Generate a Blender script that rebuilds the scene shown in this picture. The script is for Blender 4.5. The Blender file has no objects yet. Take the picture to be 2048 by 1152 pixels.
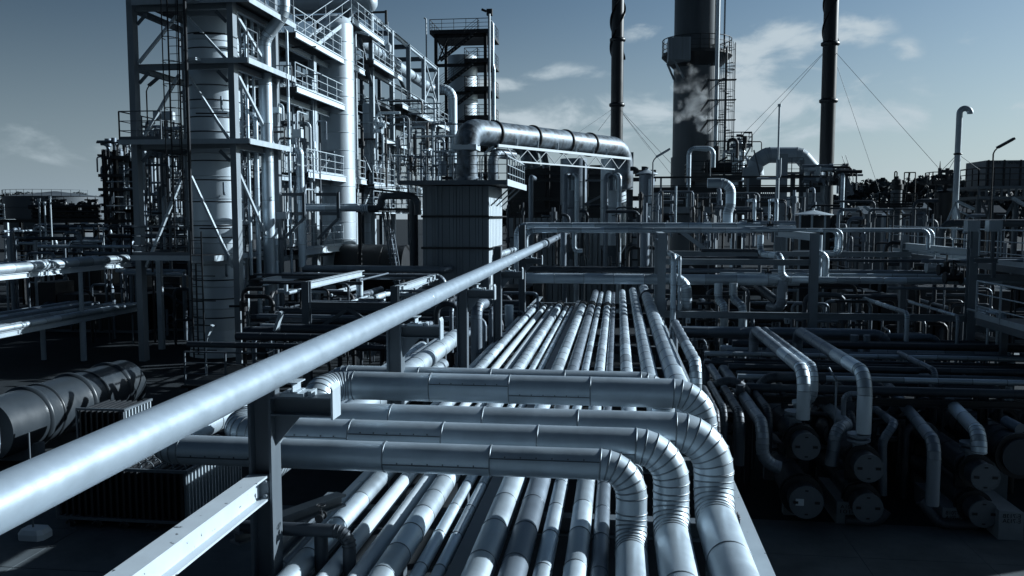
import bpy, math, random
from mathutils import Vector, Matrix
random.seed(7)
sc = bpy.context.scene
col = sc.collection
# ------------------------------------------------------------------ camera
F, XV, YH, H = 1707.0, 1236.0, 432.0, 6.0
PITCH = math.atan((576 - YH) / F)
YAW = math.atan((XV - 1024) / (F / math.cos(PITCH)))
fw = Vector((-math.sin(YAW) * math.cos(PITCH), math.cos(YAW) * math.cos(PITCH), -math.sin(PITCH)))
rt = Vector((math.cos(YAW), math.sin(YAW), 0))
up = rt.cross(fw)
CAM = Vector((0, 0, H))
cd = bpy.data.cameras.new('camera')
cam = bpy.data.objects.new('camera', cd); col.objects.link(cam)
cd.sensor_width = 36; cd.lens = 36 * F / 2048; cd.clip_start = .1; cd.clip_end = 3000
m = Matrix((rt, up, -fw)).transposed().to_4x4(); m.translation = CAM
cam.matrix_world = m
sc.camera = cam
# ------------------------------------------------------------------ light
SUN_AZ, SUN_EL = 25.0, 22.0          # azimuth counted from +X towards +Y
sd = bpy.data.lights.new('sun', 'SUN'); sun = bpy.data.objects.new('sun', sd); col.objects.link(sun)
sd.energy = 4.9; sd.angle = math.radians(.5); sd.color = (.86, .95, 1.0)
a, e = math.radians(SUN_AZ), math.radians(SUN_EL)
sdir = Vector((math.cos(e) * math.cos(a), math.cos(e) * math.sin(a), math.sin(e)))
sun.rotation_euler = sdir.to_track_quat('Z', 'Y').to_euler()
sc.view_settings.view_transform = 'Standard'; sc.view_settings.look = 'None'
sc.view_settings.exposure = 0.6; sc.view_settings.gamma = 1.0
sc.cycles.max_bounces = 5; sc.cycles.diffuse_bounces = 2; sc.cycles.glossy_bounces = 3; sc.cycles.volume_bounces = 1
sc.cycles.use_denoising = True

def ray(px, py): return fw * F + rt * (px - 1024) + up * (576 - py)
def P(px, py, Y=None, X=None, Z=None):
    """the point of the place that the photograph shows at a pixel, on one known plane"""
    d = ray(px, py)
    t = (Y / d.y) if Y is not None else (X / d.x) if X is not None else ((Z - H) / d.z)
    return CAM + d * t

W = bpy.data.worlds.new('World'); sc.world = W; W.use_nodes = True
nt = W.node_tree; nt.nodes.clear()
def N(tree, t, **k):
    n = tree.nodes.new(t)
    for a_, v in k.items():
        if a_.startswith('i_'):
            n.inputs[int(a_[2:])].default_value = v
        else: setattr(n, a_, v)
    return n
def mth(tree, op, a_, b_=None, clamp=False):
    n = tree.nodes.new('ShaderNodeMath'); n.operation = op; n.use_clamp = clamp
    for i, v in enumerate((a_, b_)):
        if v is None: continue
        if isinstance(v, (int, float)): n.inputs[i].default_value = v
        else: tree.links.new(v, n.inputs[i])
    return n.outputs[0]
out = N(nt, 'ShaderNodeOutputWorld'); bg = N(nt, 'ShaderNodeBackground')
sky = N(nt, 'ShaderNodeTexSky', sky_type='NISHITA', sun_disc=False)
sky.sun_elevation = e; sky.sun_rotation = math.radians(90 - SUN_AZ)
sky.air_density = 1.0; sky.dust_density = 1.4; sky.ozone_density = 1.0
hs = N(nt, 'ShaderNodeHueSaturation'); hs.inputs['Saturation'].default_value = .88; hs.inputs['Value'].default_value = 1.0
nt.links.new(sky.outputs[0], hs.inputs['Color'])
tint = N(nt, 'ShaderNodeMix', data_type='RGBA', blend_type='MULTIPLY'); tint.inputs[0].default_value = 1
nt.links.new(hs.outputs[0], tint.inputs[6]); tint.inputs[7].default_value = (.72, .95, 1.13, 1)
# clouds: noise in sky directions, gathered in a few banks
tc = N(nt, 'ShaderNodeTexCoord'); sep = N(nt, 'ShaderNodeSeparateXYZ'); nt.links.new(tc.outputs['Generated'], sep.inputs[0])
az = mth(nt, 'ARCTAN2', sep.outputs[0], sep.outputs[1]); el = mth(nt, 'ARCSINE', sep.outputs[2])
cmb = N(nt, 'ShaderNodeCombineXYZ'); nt.links.new(mth(nt, 'MULTIPLY', az, 9), cmb.inputs[0]); nt.links.new(mth(nt, 'MULTIPLY', el, 19), cmb.inputs[1])
nz = N(nt, 'ShaderNodeTexNoise'); nz.inputs['Scale'].default_value = 1.25; nz.inputs['Detail'].default_value = 10; nz.inputs['Roughness'].default_value = .56; nz.inputs['Distortion'].default_value = .35
nt.links.new(cmb.outputs[0], nz.inputs['Vector'])
env = None
for (px, py, rx, ry, w) in [(1540, 95, 115, 40, 1.0), (1560, 165, 170, 45, 1.0), (1480, 225, 240, 55, .95), (1700, 225, 190, 35, .7), (1150, 255, 270, 40, .75),
                            (1230, 240, 160, 50, .6), (1805, 105, 28, 22, .5), (1700, 65, 60, 30, .65), (1285, 62, 60, 18, .5), (1110, 145, 90, 16, .5),
                            (100, 265, 260, 30, .28), (200, 310, 240, 20, .30), (2040, 222, 40, 14, .6), (1950, 70, 25, 18, .3), (1000, 170, 60, 14, .5), (1460, 330, 260, 40, .5), (0, 100, 20, 25, .35)]:
    d = ray(px, py).normalized(); A0, E0 = math.atan2(d.x, d.y), math.asin(d.z)
    u = mth(nt, 'DIVIDE', mth(nt, 'SUBTRACT', az, A0), rx * 1.5 / F); v = mth(nt, 'DIVIDE', mth(nt, 'SUBTRACT', el, E0), ry * 1.5 / F)
    q = mth(nt, 'SUBTRACT', 1.0, mth(nt, 'SQRT', mth(nt, 'ADD', mth(nt, 'MULTIPLY', u, u), mth(nt, 'MULTIPLY', v, v))), True)
    q = mth(nt, 'MULTIPLY', mth(nt, 'MULTIPLY', q, 1.7), w); q = mth(nt, 'MINIMUM', q, w)
    env = q if env is None else mth(nt, 'MAXIMUM', env, q)
cv = mth(nt, 'ADD', mth(nt, 'MULTIPLY', nz.outputs[0], 1.9), mth(nt, 'MULTIPLY', env, .36))
cmask = N(nt, 'ShaderNodeMapRange', interpolation_type='SMOOTHSTEP'); cmask.inputs[1].default_value = 1.04; cmask.inputs[2].default_value = 1.46
nt.links.new(cv, cmask.inputs[0])
cm = mth(nt, 'MULTIPLY', cmask.outputs[0], mth(nt, 'MINIMUM', mth(nt, 'MULTIPLY', env, 1.6), .92))
cl = N(nt, 'ShaderNodeMix', data_type='RGBA'); nt.links.new(cm, cl.inputs[0]); hz = N(nt, 'ShaderNodeMix', data_type='RGBA')      # pale band of air low over the horizon
nt.links.new(mth(nt, 'MULTIPLY', mth(nt, 'POWER', mth(nt, 'SUBTRACT', 1.0, mth(nt, 'DIVIDE', mth(nt, 'ABSOLUTE', el), .28), True), 1.8), .85), hz.inputs[0])
sdot = N(nt, 'ShaderNodeVectorMath', operation='DOT_PRODUCT'); nt.links.new(tc.outputs['Generated'], sdot.inputs[0]); sdot.inputs[1].default_value = sdir
bf = N(nt, 'ShaderNodeMapRange', interpolation_type='SMOOTHSTEP'); nt.links.new(sdot.outputs['Value'], bf.inputs[0])
for i_, v_ in ((1, -.5), (2, 1.0), (3, .36), (4, .98)): bf.inputs[i_].default_value = v_
bk = N(nt, 'ShaderNodeVectorMath', operation='SCALE'); nt.links.new(tint.outputs[2], bk.inputs[0]); nt.links.new(bf.outputs[0], bk.inputs['Scale'])
nt.links.new(bk.outputs[0], hz.inputs[6]); hc = N(nt, 'ShaderNodeMix', data_type='RGBA'); hc.inputs[6].default_value = (2.0, 3.1, 4.1, 1); hc.inputs[7].default_value = (7.8, 9.3, 10.4, 1); nt.links.new(bf.outputs[0], hc.inputs[0]); nt.links.new(hc.outputs[2], hz.inputs[7])
nt.links.new(hz.outputs[2], cl.inputs[6]); cl.inputs[7].default_value = (6.9, 8.1, 8.9, 1)
# deep clear sky overhead and away from the sun
zf = N(nt, 'ShaderNodeMapRange', interpolation_type='SMOOTHSTEP'); nt.links.new(el, zf.inputs[0])
for i_, v_ in ((1, .40), (2, 1.1), (3, 1.0), (4, .34)): zf.inputs[i_].default_value = v_
bb = N(nt, 'ShaderNodeMapRange', interpolation_type='SMOOTHSTEP'); nt.links.new(sep.outputs[1], bb.inputs[0])
for i_, v_ in ((1, -.6), (2, .2), (3, .42), (4, 1.0)): bb.inputs[i_].default_value = v_
dk = N(nt, 'ShaderNodeVectorMath', operation='SCALE'); nt.links.new(cl.outputs[2], dk.inputs[0]); nt.links.new(mth(nt, 'MULTIPLY', zf.outputs[0], bb.outputs[0]), dk.inputs['Scale'])
nt.links.new(dk.outputs[0], bg.inputs[0]); bg.inputs[1].default_value = .05
nt.links.new(bg.outputs[0], out.inputs[0])

# ------------------------------------------------------------------ materials
def mat(name, c, metal=0.0, rough=.5, var=.25, scale=3.0, streak=1.0, bump=0.0, tone=.5, rvar=.15, spec=.5):
    m = bpy.data.materials.new(name); m.use_nodes = True; t = m.node_tree
    b = t.nodes['Principled BSDF']; b.inputs['Metallic'].default_value = metal; b.inputs['Specular IOR Level'].default_value = spec
    geo = N(t, 'ShaderNodeNewGeometry'); mp = N(t, 'ShaderNodeMapping'); mp.inputs['Scale'].default_value = (1, 1, streak)
    t.links.new(geo.outputs['Position'], mp.inputs[0])
    n = N(t, 'ShaderNodeTexNoise'); n.inputs['Scale'].default_value = scale; n.inputs['Detail'].default_value = 7; n.inputs['Roughness'].default_value = .68
    t.links.new(mp.outputs[0], n.inputs['Vector'])
    at = N(t, 'ShaderNodeAttribute', attribute_name='tone')
    # sheet-to-sheet tone (0..1, .5 neutral) and blotches of wear
    k = mth(t, 'ADD', mth(t, 'MULTIPLY', mth(t, 'SUBTRACT', n.outputs[0], .5), var * 3), mth(t, 'MULTIPLY', at.outputs['Fac'], tone * 2))
    k = mth(t, 'MAXIMUM', mth(t, 'ADD', k, 1 - tone), .12)
    mx = N(t, 'ShaderNodeVectorMath', operation='SCALE'); mx.inputs[0].default_value = c; t.links.new(k, mx.inputs['Scale'])
    mn = N(t, 'ShaderNodeVectorMath', operation='MINIMUM'); t.links.new(mx.outputs[0], mn.inputs[0]); mn.inputs[1].default_value = (.9, .9, .9)
    t.links.new(mn.outputs[0], b.inputs['Base Color'])
    r = mth(t, 'ADD', rough, mth(t, 'MULTIPLY', mth(t, 'SUBTRACT', n.outputs[0], .5), rvar * 3), True)
    t.links.new(r, b.inputs['Roughness'])
    if bump:
        bp = N(t, 'ShaderNodeBump'); bp.inputs['Strength'].default_value = bump; bp.inputs['Distance'].default_value = .02
        n2 = N(t, 'ShaderNodeTexNoise'); n2.inputs['Scale'].default_value = scale * 1.3; n2.inputs['Detail'].default_value = 3
        t.links.new(geo.outputs['Position'], n2.inputs['Vector'])
        t.links.new(n2.outputs[0], bp.inputs['Height']); t.links.new(bp.outputs[0], b.inputs['Normal'])
    return m
M = {
 'clad': mat('aluminium_cladding', (.42, .505, .575), .55, .47, .2, 2.2, .6, .22, .72),
 'dull': mat('weathered_and_shaded_cladding', (.16, .20, .245), .5, .48, .25, 2.0, .5, .2, .3),
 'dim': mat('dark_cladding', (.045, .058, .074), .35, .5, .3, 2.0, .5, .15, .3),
 'galv': mat('satin_pipe_coat', (.40, .49, .575), .55, .36, .08, 6.0, 1, .10, .15, .08),
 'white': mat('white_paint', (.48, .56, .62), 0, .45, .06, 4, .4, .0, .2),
 'grey': mat('grey_steel_paint', (.10, .125, .15), .1, .5, .16, 3, .3, .05, .2),
 'light': mat('light_steel_paint', (.36, .43, .485), .1, .45, .14, 3, .3, .05, .2),
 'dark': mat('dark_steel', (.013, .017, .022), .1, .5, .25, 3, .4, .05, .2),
 'black': mat('black_paint', (.005, .009, .014), 0, .42, .25, 2, .3, .0, .2),
 'stack': mat('stack_concrete', (.05, .065, .08), .1, .45, .6, .5, .10, .05, .2),
 'mottle': mat('galvanised_duct', (.095, .125, .155), .3, .5, 1.7, 2.4, .7, .15, .2, .2),
 'vessel': mat('vessel_cladding', (.44, .52, .585), .35, .46, .14, .9, .25, .12, .28),
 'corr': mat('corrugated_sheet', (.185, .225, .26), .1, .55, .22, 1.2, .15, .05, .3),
 'corrl': mat('furnace_sheet', (.30, .36, .41), .2, .5, .24, 1.2, .12, .05, .3),
 'conc': mat('concrete', (.12, .145, .165), 0, .85, .3, 2.5, 1, .3, .2),
 'drum': mat('drum_shade_paint', (.030, .039, .048), .1, .35, .2, 1.5, .4, .05, .3),  # dark tone puts the shade over the drum into its colour
 'tank': mat('tank_paint', (.06, .075, .09), 0, .6, .25, .6, .2, 0, .3),
 'plinth': mat('dark_concrete', (.17, .205, .235), 0, .9, .3, 2.5, 1, .3, .2),
 'mid': mat('mid_grey_steel_paint', (.19, .23, .265), .1, .5, .16, 3, .3, .05, .2),
 'pave': mat('paving', (.080, .098, .112), 0, .9, .5, .9, 1, .5, .12, .1, .15),
 'asph': mat('asphalt', (.026, .032, .038), 0, .95, .35, 1.1, 1, .5, .2, .05, .08),
 'leaf': mat('foliage', (.03, .042, .05), 0, .6, .4, .5, 1, 0, .8),
 'bark': mat('bark', (.03, .035, .04), 0, .9, .3, 2, .3, .3, .2),
 'ink': mat('black_lettering', (.01, .012, .015), 0, .6, .05),
 'wire': mat('wire_rope', (.06, .075, .09), .5, .5, .1),
}
# paint with a few dark chips
def chips(m):
    t = m.node_tree; b = t.nodes['Principled BSDF']; src = b.inputs['Base Color'].links[0].from_socket
    g = N(t, 'ShaderNodeNewGeometry'); n = N(t, 'ShaderNodeTexNoise'); n.inputs['Scale'].default_value = 14; n.inputs['Detail'].default_value = 5; t.links.new(g.outputs['Position'], n.inputs['Vector'])
    r = N(t, 'ShaderNodeMapRange'); r.inputs[1].default_value = .69; r.inputs[2].default_value = .72; t.links.new(n.outputs[0], r.inputs[0])
    x = N(t, 'ShaderNodeMix', data_type='RGBA'); t.links.new(r.outputs[0], x.inputs[0]); t.links.new(src, x.inputs[6]); x.inputs[7].default_value = (.03, .035, .04, 1); t.links.new(x.outputs[2], b.inputs['Base Color'])
M['chip'] = mat('chipped_white_paint', (.43, .50, .56), 0, .45, .10, 5, .4, .03, .2); chips(M['chip']); chips(M['light'])

# ------------------------------------------------------------------ mesh builder
class MB:
    def __init__(s): s.v = []; s.f = []; s.sm = []; s.t = []
    def face(s, f, smooth=False, tone=.5): s.f.append(f); s.sm.append(smooth); s.t.append(tone)
    def quadbox(s, c8, tone=.5):
        b = len(s.v); s.v += [Vector(c) for c in c8]
        for f in ((3, 2, 1, 0), (4, 5, 6, 7), (0, 1, 5, 4), (1, 2, 6, 5), (2, 3, 7, 6), (3, 0, 4, 7)): s.face(tuple(b + i for i in f), False, tone)
    def box(s, x0, x1, y0, y1, z0, z1, tone=.5):
        s.quadbox([(x0, y0, z0), (x1, y0, z0), (x1, y1, z0), (x0, y1, z0), (x0, y0, z1), (x1, y0, z1), (x1, y1, z1), (x0, y1, z1)], tone)
    def frame(s, p0, p1, upv=None):
        d = (p1 - p0).normalized(); u = Vector(upv) if upv is not None else Vector((0, 0, 1))
        if abs(d.dot(u)) > .95: u = Vector((0, 1, 0)) if abs(d.y) < .9 else Vector((1, 0, 0))
        x = d.cross(u).normalized(); return x, x.cross(d).normalized()
    def bar(s, p0, p1, w, h=None, upv=None, tone=.5):
        p0, p1 = Vector(p0), Vector(p1); h = h or w; x, u = s.frame(p0, p1, upv); x = x * (w / 2); u = u * (h / 2)
        s.quadbox([p0 - x - u, p0 + x - u, p0 + x + u, p0 - x + u, p1 - x - u, p1 + x - u, p1 + x + u, p1 - x + u], tone)
    def beam(s, p0, p1, w=.2, h=.2, tf=.022, tw=.016, upv=None, tone=.5):
        """H section: flanges at +-h/2 along up, web between"""
        p0, p1 = Vector(p0), Vector(p1); x, u = s.frame(p0, p1, upv)
        a, b, c, d = w / 2, h / 2, tw / 2, h / 2 - tf
        pr = [(-a, -b), (a, -b), (a, -d), (c, -d), (c, d), (a, d), (a, b), (-a, b), (-a, d), (-c, d), (-c, -d), (-a, -d)]
        n = len(pr); k = len(s.v)
        for p in (p0, p1): s.v += [p + x * i + u * j for i, j in pr]
        for i in range(n): s.face((k + i, k + (i + 1) % n, k + n + (i + 1) % n, k + n + i), False, tone)
        s.face(tuple(k + i for i in reversed(range(n))), False, tone); s.face(tuple(k + n + i for i in range(n)), False, tone)
    def ring(s, c, x, u, r, seg):
        k = len(s.v)
        for i in range(seg):
            q = 2 * math.pi * i / seg; s.v.append(c + x * (r * math.cos(q)) + u * (r * math.sin(q)))
        return k
    def skin(s, a, b, seg, smooth=True, tone=.5):
        for i in range(seg): s.face((a + i, a + (i + 1) % seg, b + (i + 1) % seg, b + i), smooth, tone)
    def disc(s, k, seg, flip=False, tone=.5):
        f = tuple(k + i for i in range(seg)); s.face(f[::-1] if flip else f, False, tone)
    def rod(s, p0, p1, r, seg=8, r1=None, tone=.5, caps=True):
        p0, p1 = Vector(p0), Vector(p1); x, u = s.frame(p0, p1)
        a = s.ring(p0, x, u, r, seg); b = s.ring(p1, x, u, r if r1 is None else r1, seg)
        s.skin(b, a, seg, True, tone)
        if caps:
            a2 = s.ring(p0, x, u, r, seg); b2 = s.ring(p1, x, u, r if r1 is None else r1, seg)
            s.disc(a2, seg, False, tone); s.disc(b2, seg, True, tone)
    def line(s, pts, r, seg=6, tone=.5):
        for p, q in zip(pts[:-1], pts[1:]): s.rod(p, q, r, seg, tone=tone)
    def band(s, c, d, x, u, r, seg, w, h, tone=.2):
        rings = [s.ring(c + d * o, x, u, rr, seg) for o, rr in ((-w, r * .99), (-w * .5, r + h), (w * .5, r + h), (w, r * .99))]
        for p, q in zip(rings[:-1], rings[1:]): s.skin(q, p, seg, True, tone)
    def lathe(s, c, prof, seg=32, band=None, tones=None):
        """upright body of revolution; prof = [(r, z)...] each stretch its own sheet"""
        c = Vector(c); X, U, Dz = Vector((1, 0, 0)), Vector((0, 1, 0)), Vector((0, 0, 1))
        for (r0, z0), (r1, z1) in zip(prof[:-1], prof[1:]):
            t = .5 + random.uniform(-.2, .2)
            s.skin(s.ring(c + Dz * z0, X, U, r0, seg), s.ring(c + Dz * z1, X, U, r1, seg), seg, True, t)
        if prof[-1][0] > .01: s.disc(s.ring(c + Dz * prof[-1][1], X, U, prof[-1][0], seg), seg)
        if band:
            for r, z in prof[1:-1]: s.band(c + Dz * z, Dz, X, U, r, seg, band, band * .6, .15)
    def tube(s, pts, r, seg=16, R=None, sheet=1.0, gores=6, bw=None, caps=True, jit=.22, seam=False):
        """pipe through points with gored elbows; each lagging sheet its own tone, a raised bead on each joint"""
        pts = [Vector(p) for p in pts]; R = R or 2.2 * r
        st = [(pts[0], None)]; arcs = []
        path = [pts[0]]; joint = [True]
        def straight(a, b):
            L = (b - a).length; n = max(1, int(round(L / sheet))) if sheet else 1
            for i in range(1, n + 1): path.append(a.lerp(b, i / n)); joint.append(True)
        cur = pts[0]
        for i in range(1, len(pts) - 1):
            p, a, b = pts[i], (pts[i - 1] - pts[i]), (pts[i + 1] - pts[i])
            la, lb = a.length, b.length; a.normalize(); b.normalize()
            ang = math.pi - a.angle(b)
            if ang < .03: straight(cur, p); cur = p; continue
            tl = min(R * math.tan(ang / 2), la * .49 if i > 1 else la * .95, lb * .49 if i < len(pts) - 2 else lb * .95)
            R_ = tl / math.tan(ang / 2)
            s0, s1 = p + a * tl, p + b * tl
            if (s0 - cur).length > 1e-4: straight(cur, s0)
            ctr = p + (a + b).normalized() * (R_ / math.cos(ang / 2))
            v0, v1 = s0 - ctr, s1 - ctr
            n = max(2, int(round(gores * ang / (math.pi / 2))))
            for k in range(1, n + 1):
                f = k / n; v = (v0 * math.sin((1 - f) * ang) + v1 * math.sin(f * ang)) / math.sin(ang) if ang < 3.1 else v0.lerp(v1, f)
                path.append(ctr + v); joint.append(True)
            cur = s1
        if (pts[-1] - cur).length > 1e-4: straight(cur, pts[-1])
        n = len(path); x = None; fr = []
        for i in range(n):
            d = (path[min(i + 1, n - 1)] - path[i]).normalized() + (path[i] - path[max(i - 1, 0)]).normalized()
            d.normalize()
            if x is None: x, u = s.frame(path[0], path[0] + d)
            else: x = (x - d * x.dot(d)).normalized()
            fr.append((d, x, d.cross(x).normalized()))
        bw = bw if bw is not None else max(.008, r * .05)
        for i in range(n - 1):
            t = .5 + random.uniform(-jit, jit)
            A = s.ring(path[i], fr[i][1], fr[i][2], r, seg); B = s.ring(path[i + 1], fr[i + 1][1], fr[i + 1][2], r, seg)
            s.skin(A, B, seg, True, t)
            if bw and i: s.band(path[i], fr[i][0], fr[i][1], fr[i][2], r, seg, bw, bw * .7, .12)
            dd = (path[i + 1] - path[i]).normalized()
            if seam and (path[i + 1] - path[i]).length > sheet * .6 and i % 3 != 2 and abs(dd.y) < .5:
                q = random.choice((.40, .15, -.25)); o = (Vector((0, -math.cos(q), math.sin(q))) if abs(dd.x) > .5 else Vector((.4 + q * .3, -.9, 0)).normalized()) * (r + .002); on = o.normalized()
                s.bar(path[i] + o, path[i + 1] + o, .010, .008, on, 0)
                nn = int((path[i + 1] - path[i]).length / .13)
                for k in range(1, nn): c = path[i].lerp(path[i + 1], k / nn) + o + Vector((0, 0, .016)); s.bar(c - on * .004, c + on * .008, .012, .012, None, 0)
        if caps:
            s.disc(s.ring(path[0], fr[0][1], fr[0][2], r, seg), seg, True); s.disc(s.ring(path[-1], fr[-1][1], fr[-1][2], r, seg), seg)
        return path
    def build(s, name, m, parent=None, smooth=None, root=None):
        if not s.v: return None
        if parent is not None: o0 = Vector(root.location if root is not None else parent.location) if parent.parent is None else Vector(parent.parent.location)
        else:
            xs, ys, zs = zip(*[tuple(v) for v in s.v]); o0 = Vector(((min(xs) + max(xs)) / 2, (min(ys) + max(ys)) / 2, min(zs)))
        me = bpy.data.meshes.new(name); me.from_pydata([tuple(v - o0) for v in s.v], [], s.f)
        me.polygons.foreach_set('use_smooth', s.sm)
        at = me.attributes.new('tone', 'FLOAT', 'FACE'); at.data.foreach_set('value', s.t)
        me.materials.append(M[m] if isinstance(m, str) else m)
        o = bpy.data.objects.new(name, me); col.objects.link(o)
        if parent is not None: o.parent = parent
        else: o.location = o0
        return o
def tag(o, label=None, cat=None, group=None, kind=None):
    if label: o['label'] = label
    if cat: o['category'] = cat
    if group: o['group'] = group
    if kind: o['kind'] = kind
    return o
def thing(name, loc, label, cat, group=None):
    o = bpy.data.objects.new(name, None); col.objects.link(o); o.location = Vector(loc); o.empty_display_size = .2
    return tag(o, label, cat, group)
def path(pts, snap=.22):
    out = []
    for p in pts:
        q = Vector(p[1:]) if p[0] == 'w' else P(p[0], p[1], Y=p[2])
        if out and snap:
            d = q - out[-1]; k = max(range(3), key=lambda i: abs(d[i]))
            for i in range(3):
                if i != k and abs(d[i]) < snap * abs(d[k]): q[i] = out[-1][i]
        out.append(q)
    return out
def pipe(label, pts, d, m='clad', name='lagged_pipe', group=None, R=None, sheet=None, seg=None, snap=.22, gores=6, cat='pipe', bw=None, jit=.22, seam=False, rev=False, flange=None, ext=0):
    """pts: (px, py, Y) or ('w', x, y, z); d in metres (or px at the first point's Y when > 2.5)"""
    w = path(pts, snap)
    if d > 2.5: d = d * w[0].y / F
    if ext:
        dv_ = (w[-1] - w[-2]).normalized(); w[-1] = w[-2] + dv_ * max(2.3, d * 6); t = thing(name, (w[0].x, w[0].y, min(p.z for p in w)), label, cat, group)
        b = MB(); b.tube(w, d / 2, 18, R, sheet or max(.7, d * 3.2), gores, bw, True, jit); b.build('pipe_run', m, t)
        b = MB(); b.tube([w[-1] + dv_ * .003, w[-1] + dv_ * ext, w[-1] + dv_ * ext - Vector((0, 0, 1.9))], d / 2 * .98, 16, R, .8, gores, bw); b.build('shade_toned_rear_run', 'dull', t); return t  # rear run in darker cladding: shade put into its colour
    if rev: w.reverse()
    Ym = min(p.y for p in w)
    seg = seg or (24 if d / max(Ym, 1) > .02 else 14 if d / max(Ym, 1) > .006 else 9)
    if flange is None:
        b = MB(); b.tube(w, d / 2, seg, R, sheet or max(.7, d * 3.2), gores, bw, True, jit, seam)
        return tag(b.build(name, m), label, cat, group)
    t = thing(name, (w[0].x, w[0].y, min(p.z for p in w)), label, cat, group)
    b = MB(); b.tube(w, d / 2, seg, R, sheet or max(.7, d * 3.2), gores, bw, True, jit, seam); b.build('pipe_run', m, t)
    for c, ax in flange:
        f = MB(); c = Vector(c); ax = Vector(ax)
        for o_ in (-.035, .005): f.rod(c + ax * o_, c + ax * (o_ + .03), d * .72, 16)
        for q in range(8):
            x, u = f.frame(c, c + ax); v = x * math.cos(q * .785) + u * math.sin(q * .785)
            f.rod(c + v * d * .62 - ax * .06, c + v * d * .62 + ax * .06, .012, 6)
        f.build('flange', 'dark', t)
    return t
def rails(b, pts, h=1.1, step=1.3, r=.022, kick=True, mid=2):
    pts = [Vector(p) for p in pts]
    Z = Vector((0, 0, 1))
    for a, c in zip(pts[:-1], pts[1:]):
        for i in range(1, mid + 1): b.rod(a + Z * h * i / (mid + 1), c + Z * h * i / (mid + 1), r * .8, 6)
        b.rod(a + Z * h, c + Z * h, r * 1.2, 6)
        if kick: b.bar(a + Z * .08, c + Z * .08, .012, .14)
        n = max(1, int((c - a).length / step))
        for i in range(n + 1): q = a.lerp(c, i / n); b.bar(q, q + Z * h, .045, .045)
def ladder(b, x, y, z0, z1, w=.45, ax='x', cage=False, r=.025, out=-1):
    dx = Vector((1, 0, 0)) if ax == 'x' else Vector((0, 1, 0)); dn = Vector((0, 1, 0)) if ax == 'x' else Vector((1, 0, 0))
    c = Vector((x, y, 0)); Z = Vector((0, 0, 1))
    for s_ in (-1, 1): b.bar(c + dx * s_ * w / 2 + Z * z0, c + dx * s_ * w / 2 + Z * z1, .06, .03)
    n = int((z1 - z0) / .3)
    for i in range(n): b.rod(c - dx * w / 2 + Z * (z0 + .3 * i + .15), c + dx * w / 2 + Z * (z0 + .3 * i + .15), .014, 5)
    if cage:
        k = int((z1 - z0 - 2.2) / .9)
        for i in range(max(0, k) + 1):
            z = z0 + 2.2 + .9 * i
            arc = [c + dx * (w * .8 * math.cos(q)) + dn * out * (w * 1.5 * math.sin(q)) + Z * z for q in [math.pi * j / 8 for j in range(9)]]
            b.line(arc, .018, 5)
        for q in (.5, 1.2, math.pi / 2 + .4, 2.6):
            o = c + dx * (w * .8 * math.cos(q)) + dn * out * (w * 1.5 * math.sin(q)); b.bar(o + Z * (z0 + 2.2), o + Z * z1, .03, .012)
def stair(b, p0, p1, side, w=.8, rail=True):
    p0, p1, side = Vector(p0), Vector(p1), Vector(side).normalized(); Z = Vector((0, 0, 1))
    for o in (0, w): b.bar(p0 + side * o, p1 + side * o, .04, .2)
    n = max(3, int(abs(p1.z - p0.z) / .22)); d = Vector((p1.x - p0.x, p1.y - p0.y, 0)).normalized()
    for i in range(1, n):
        q = p0.lerp(p1, i / n); b.bar(q + side * .03, q + side * (w - .03), .24, .03, upv=Z)
    if rail:
        for o in (0, w):
            for hh in (.55, 1.05): b.rod(p0 + side * o + Z * hh, p1 + side * o + Z * hh, .02, 6)
            for i in range(0, n + 1, 4): q = p0.lerp(p1, i / n) + side * o; b.bar(q, q + Z * 1.05, .035, .035)
def valve(label, c, s=.2, group=None, m='dark', axis=(1, 0, 0)):
    c = Vector(c); ax = Vector(axis); t = thing('gate_valve', c - Vector((0, 0, s)), label, 'valve', group); b = MB()
    b.rod(c - ax * s, c + ax * s, s * .5, 12)
    for o in (-1, 1): b.rod(c + ax * (s * o * .95), c + ax * (s * o * 1.15), s * .85, 12)
    b.rod(c, c + Vector((0, 0, s * 1.3)), s * .42, 10); b.rod(c + Vector((0, 0, s * 1.3)), c + Vector((0, 0, s * 2.5)), s * .12, 6)
    b.build('valve_body', m, t)
    w = MB(); cc = c + Vector((0, 0, s * 2.3)); ring = [cc + Vector((math.cos(q) * s * .9, math.sin(q) * s * .9, 0)) for q in [math.pi * 2 * i / 12 for i in range(13)]]
    w.line(ring, s * .09, 6)
    for q in (0, 2.1, 4.2): w.rod(cc, cc + Vector((math.cos(q), math.sin(q), 0)) * s * .9, s * .06, 5)
    w.build('handwheel', m, t); return t
def lamp(label, base, h, head, yaw=0, m='light', hm='light', L=.75):
    """pole lamp; head tilt direction head=(dx,dz) along +-x rotated by yaw"""
    base = Vector(base); t = thing('lamp_post', base, label, 'lamp'); d = Vector((math.cos(yaw), math.sin(yaw), 0)); Z = Vector((0, 0, 1))
    top = base + Z * h
    b = MB(); b.rod(base, base + Z * h * .35, .05, 8); b.rod(base + Z * h * .35, top - Z * .15, .032, 8)
    a0 = top - Z * .15; k = d * head[0] + Z * head[1]; k.normalize()
    b.line([a0, a0 + Z * .12 + d * .05 * (1 if head[0] > 0 else -1), a0 + Z * .16 + k * .2], .028, 7); b.build('pole', m, t)
    s = a0 + Z * .16 + k * .16; b = MB(); b.bar(s, s + k * L, .20, .09, tone=.5); b.bar(s + k * .05 - Vector((0, 0, .052)), s + k * (L - .05) - Vector((0, 0, .052)), .15, .02, tone=.7); b.build('lamp_head', hm, t)
    return t
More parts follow.
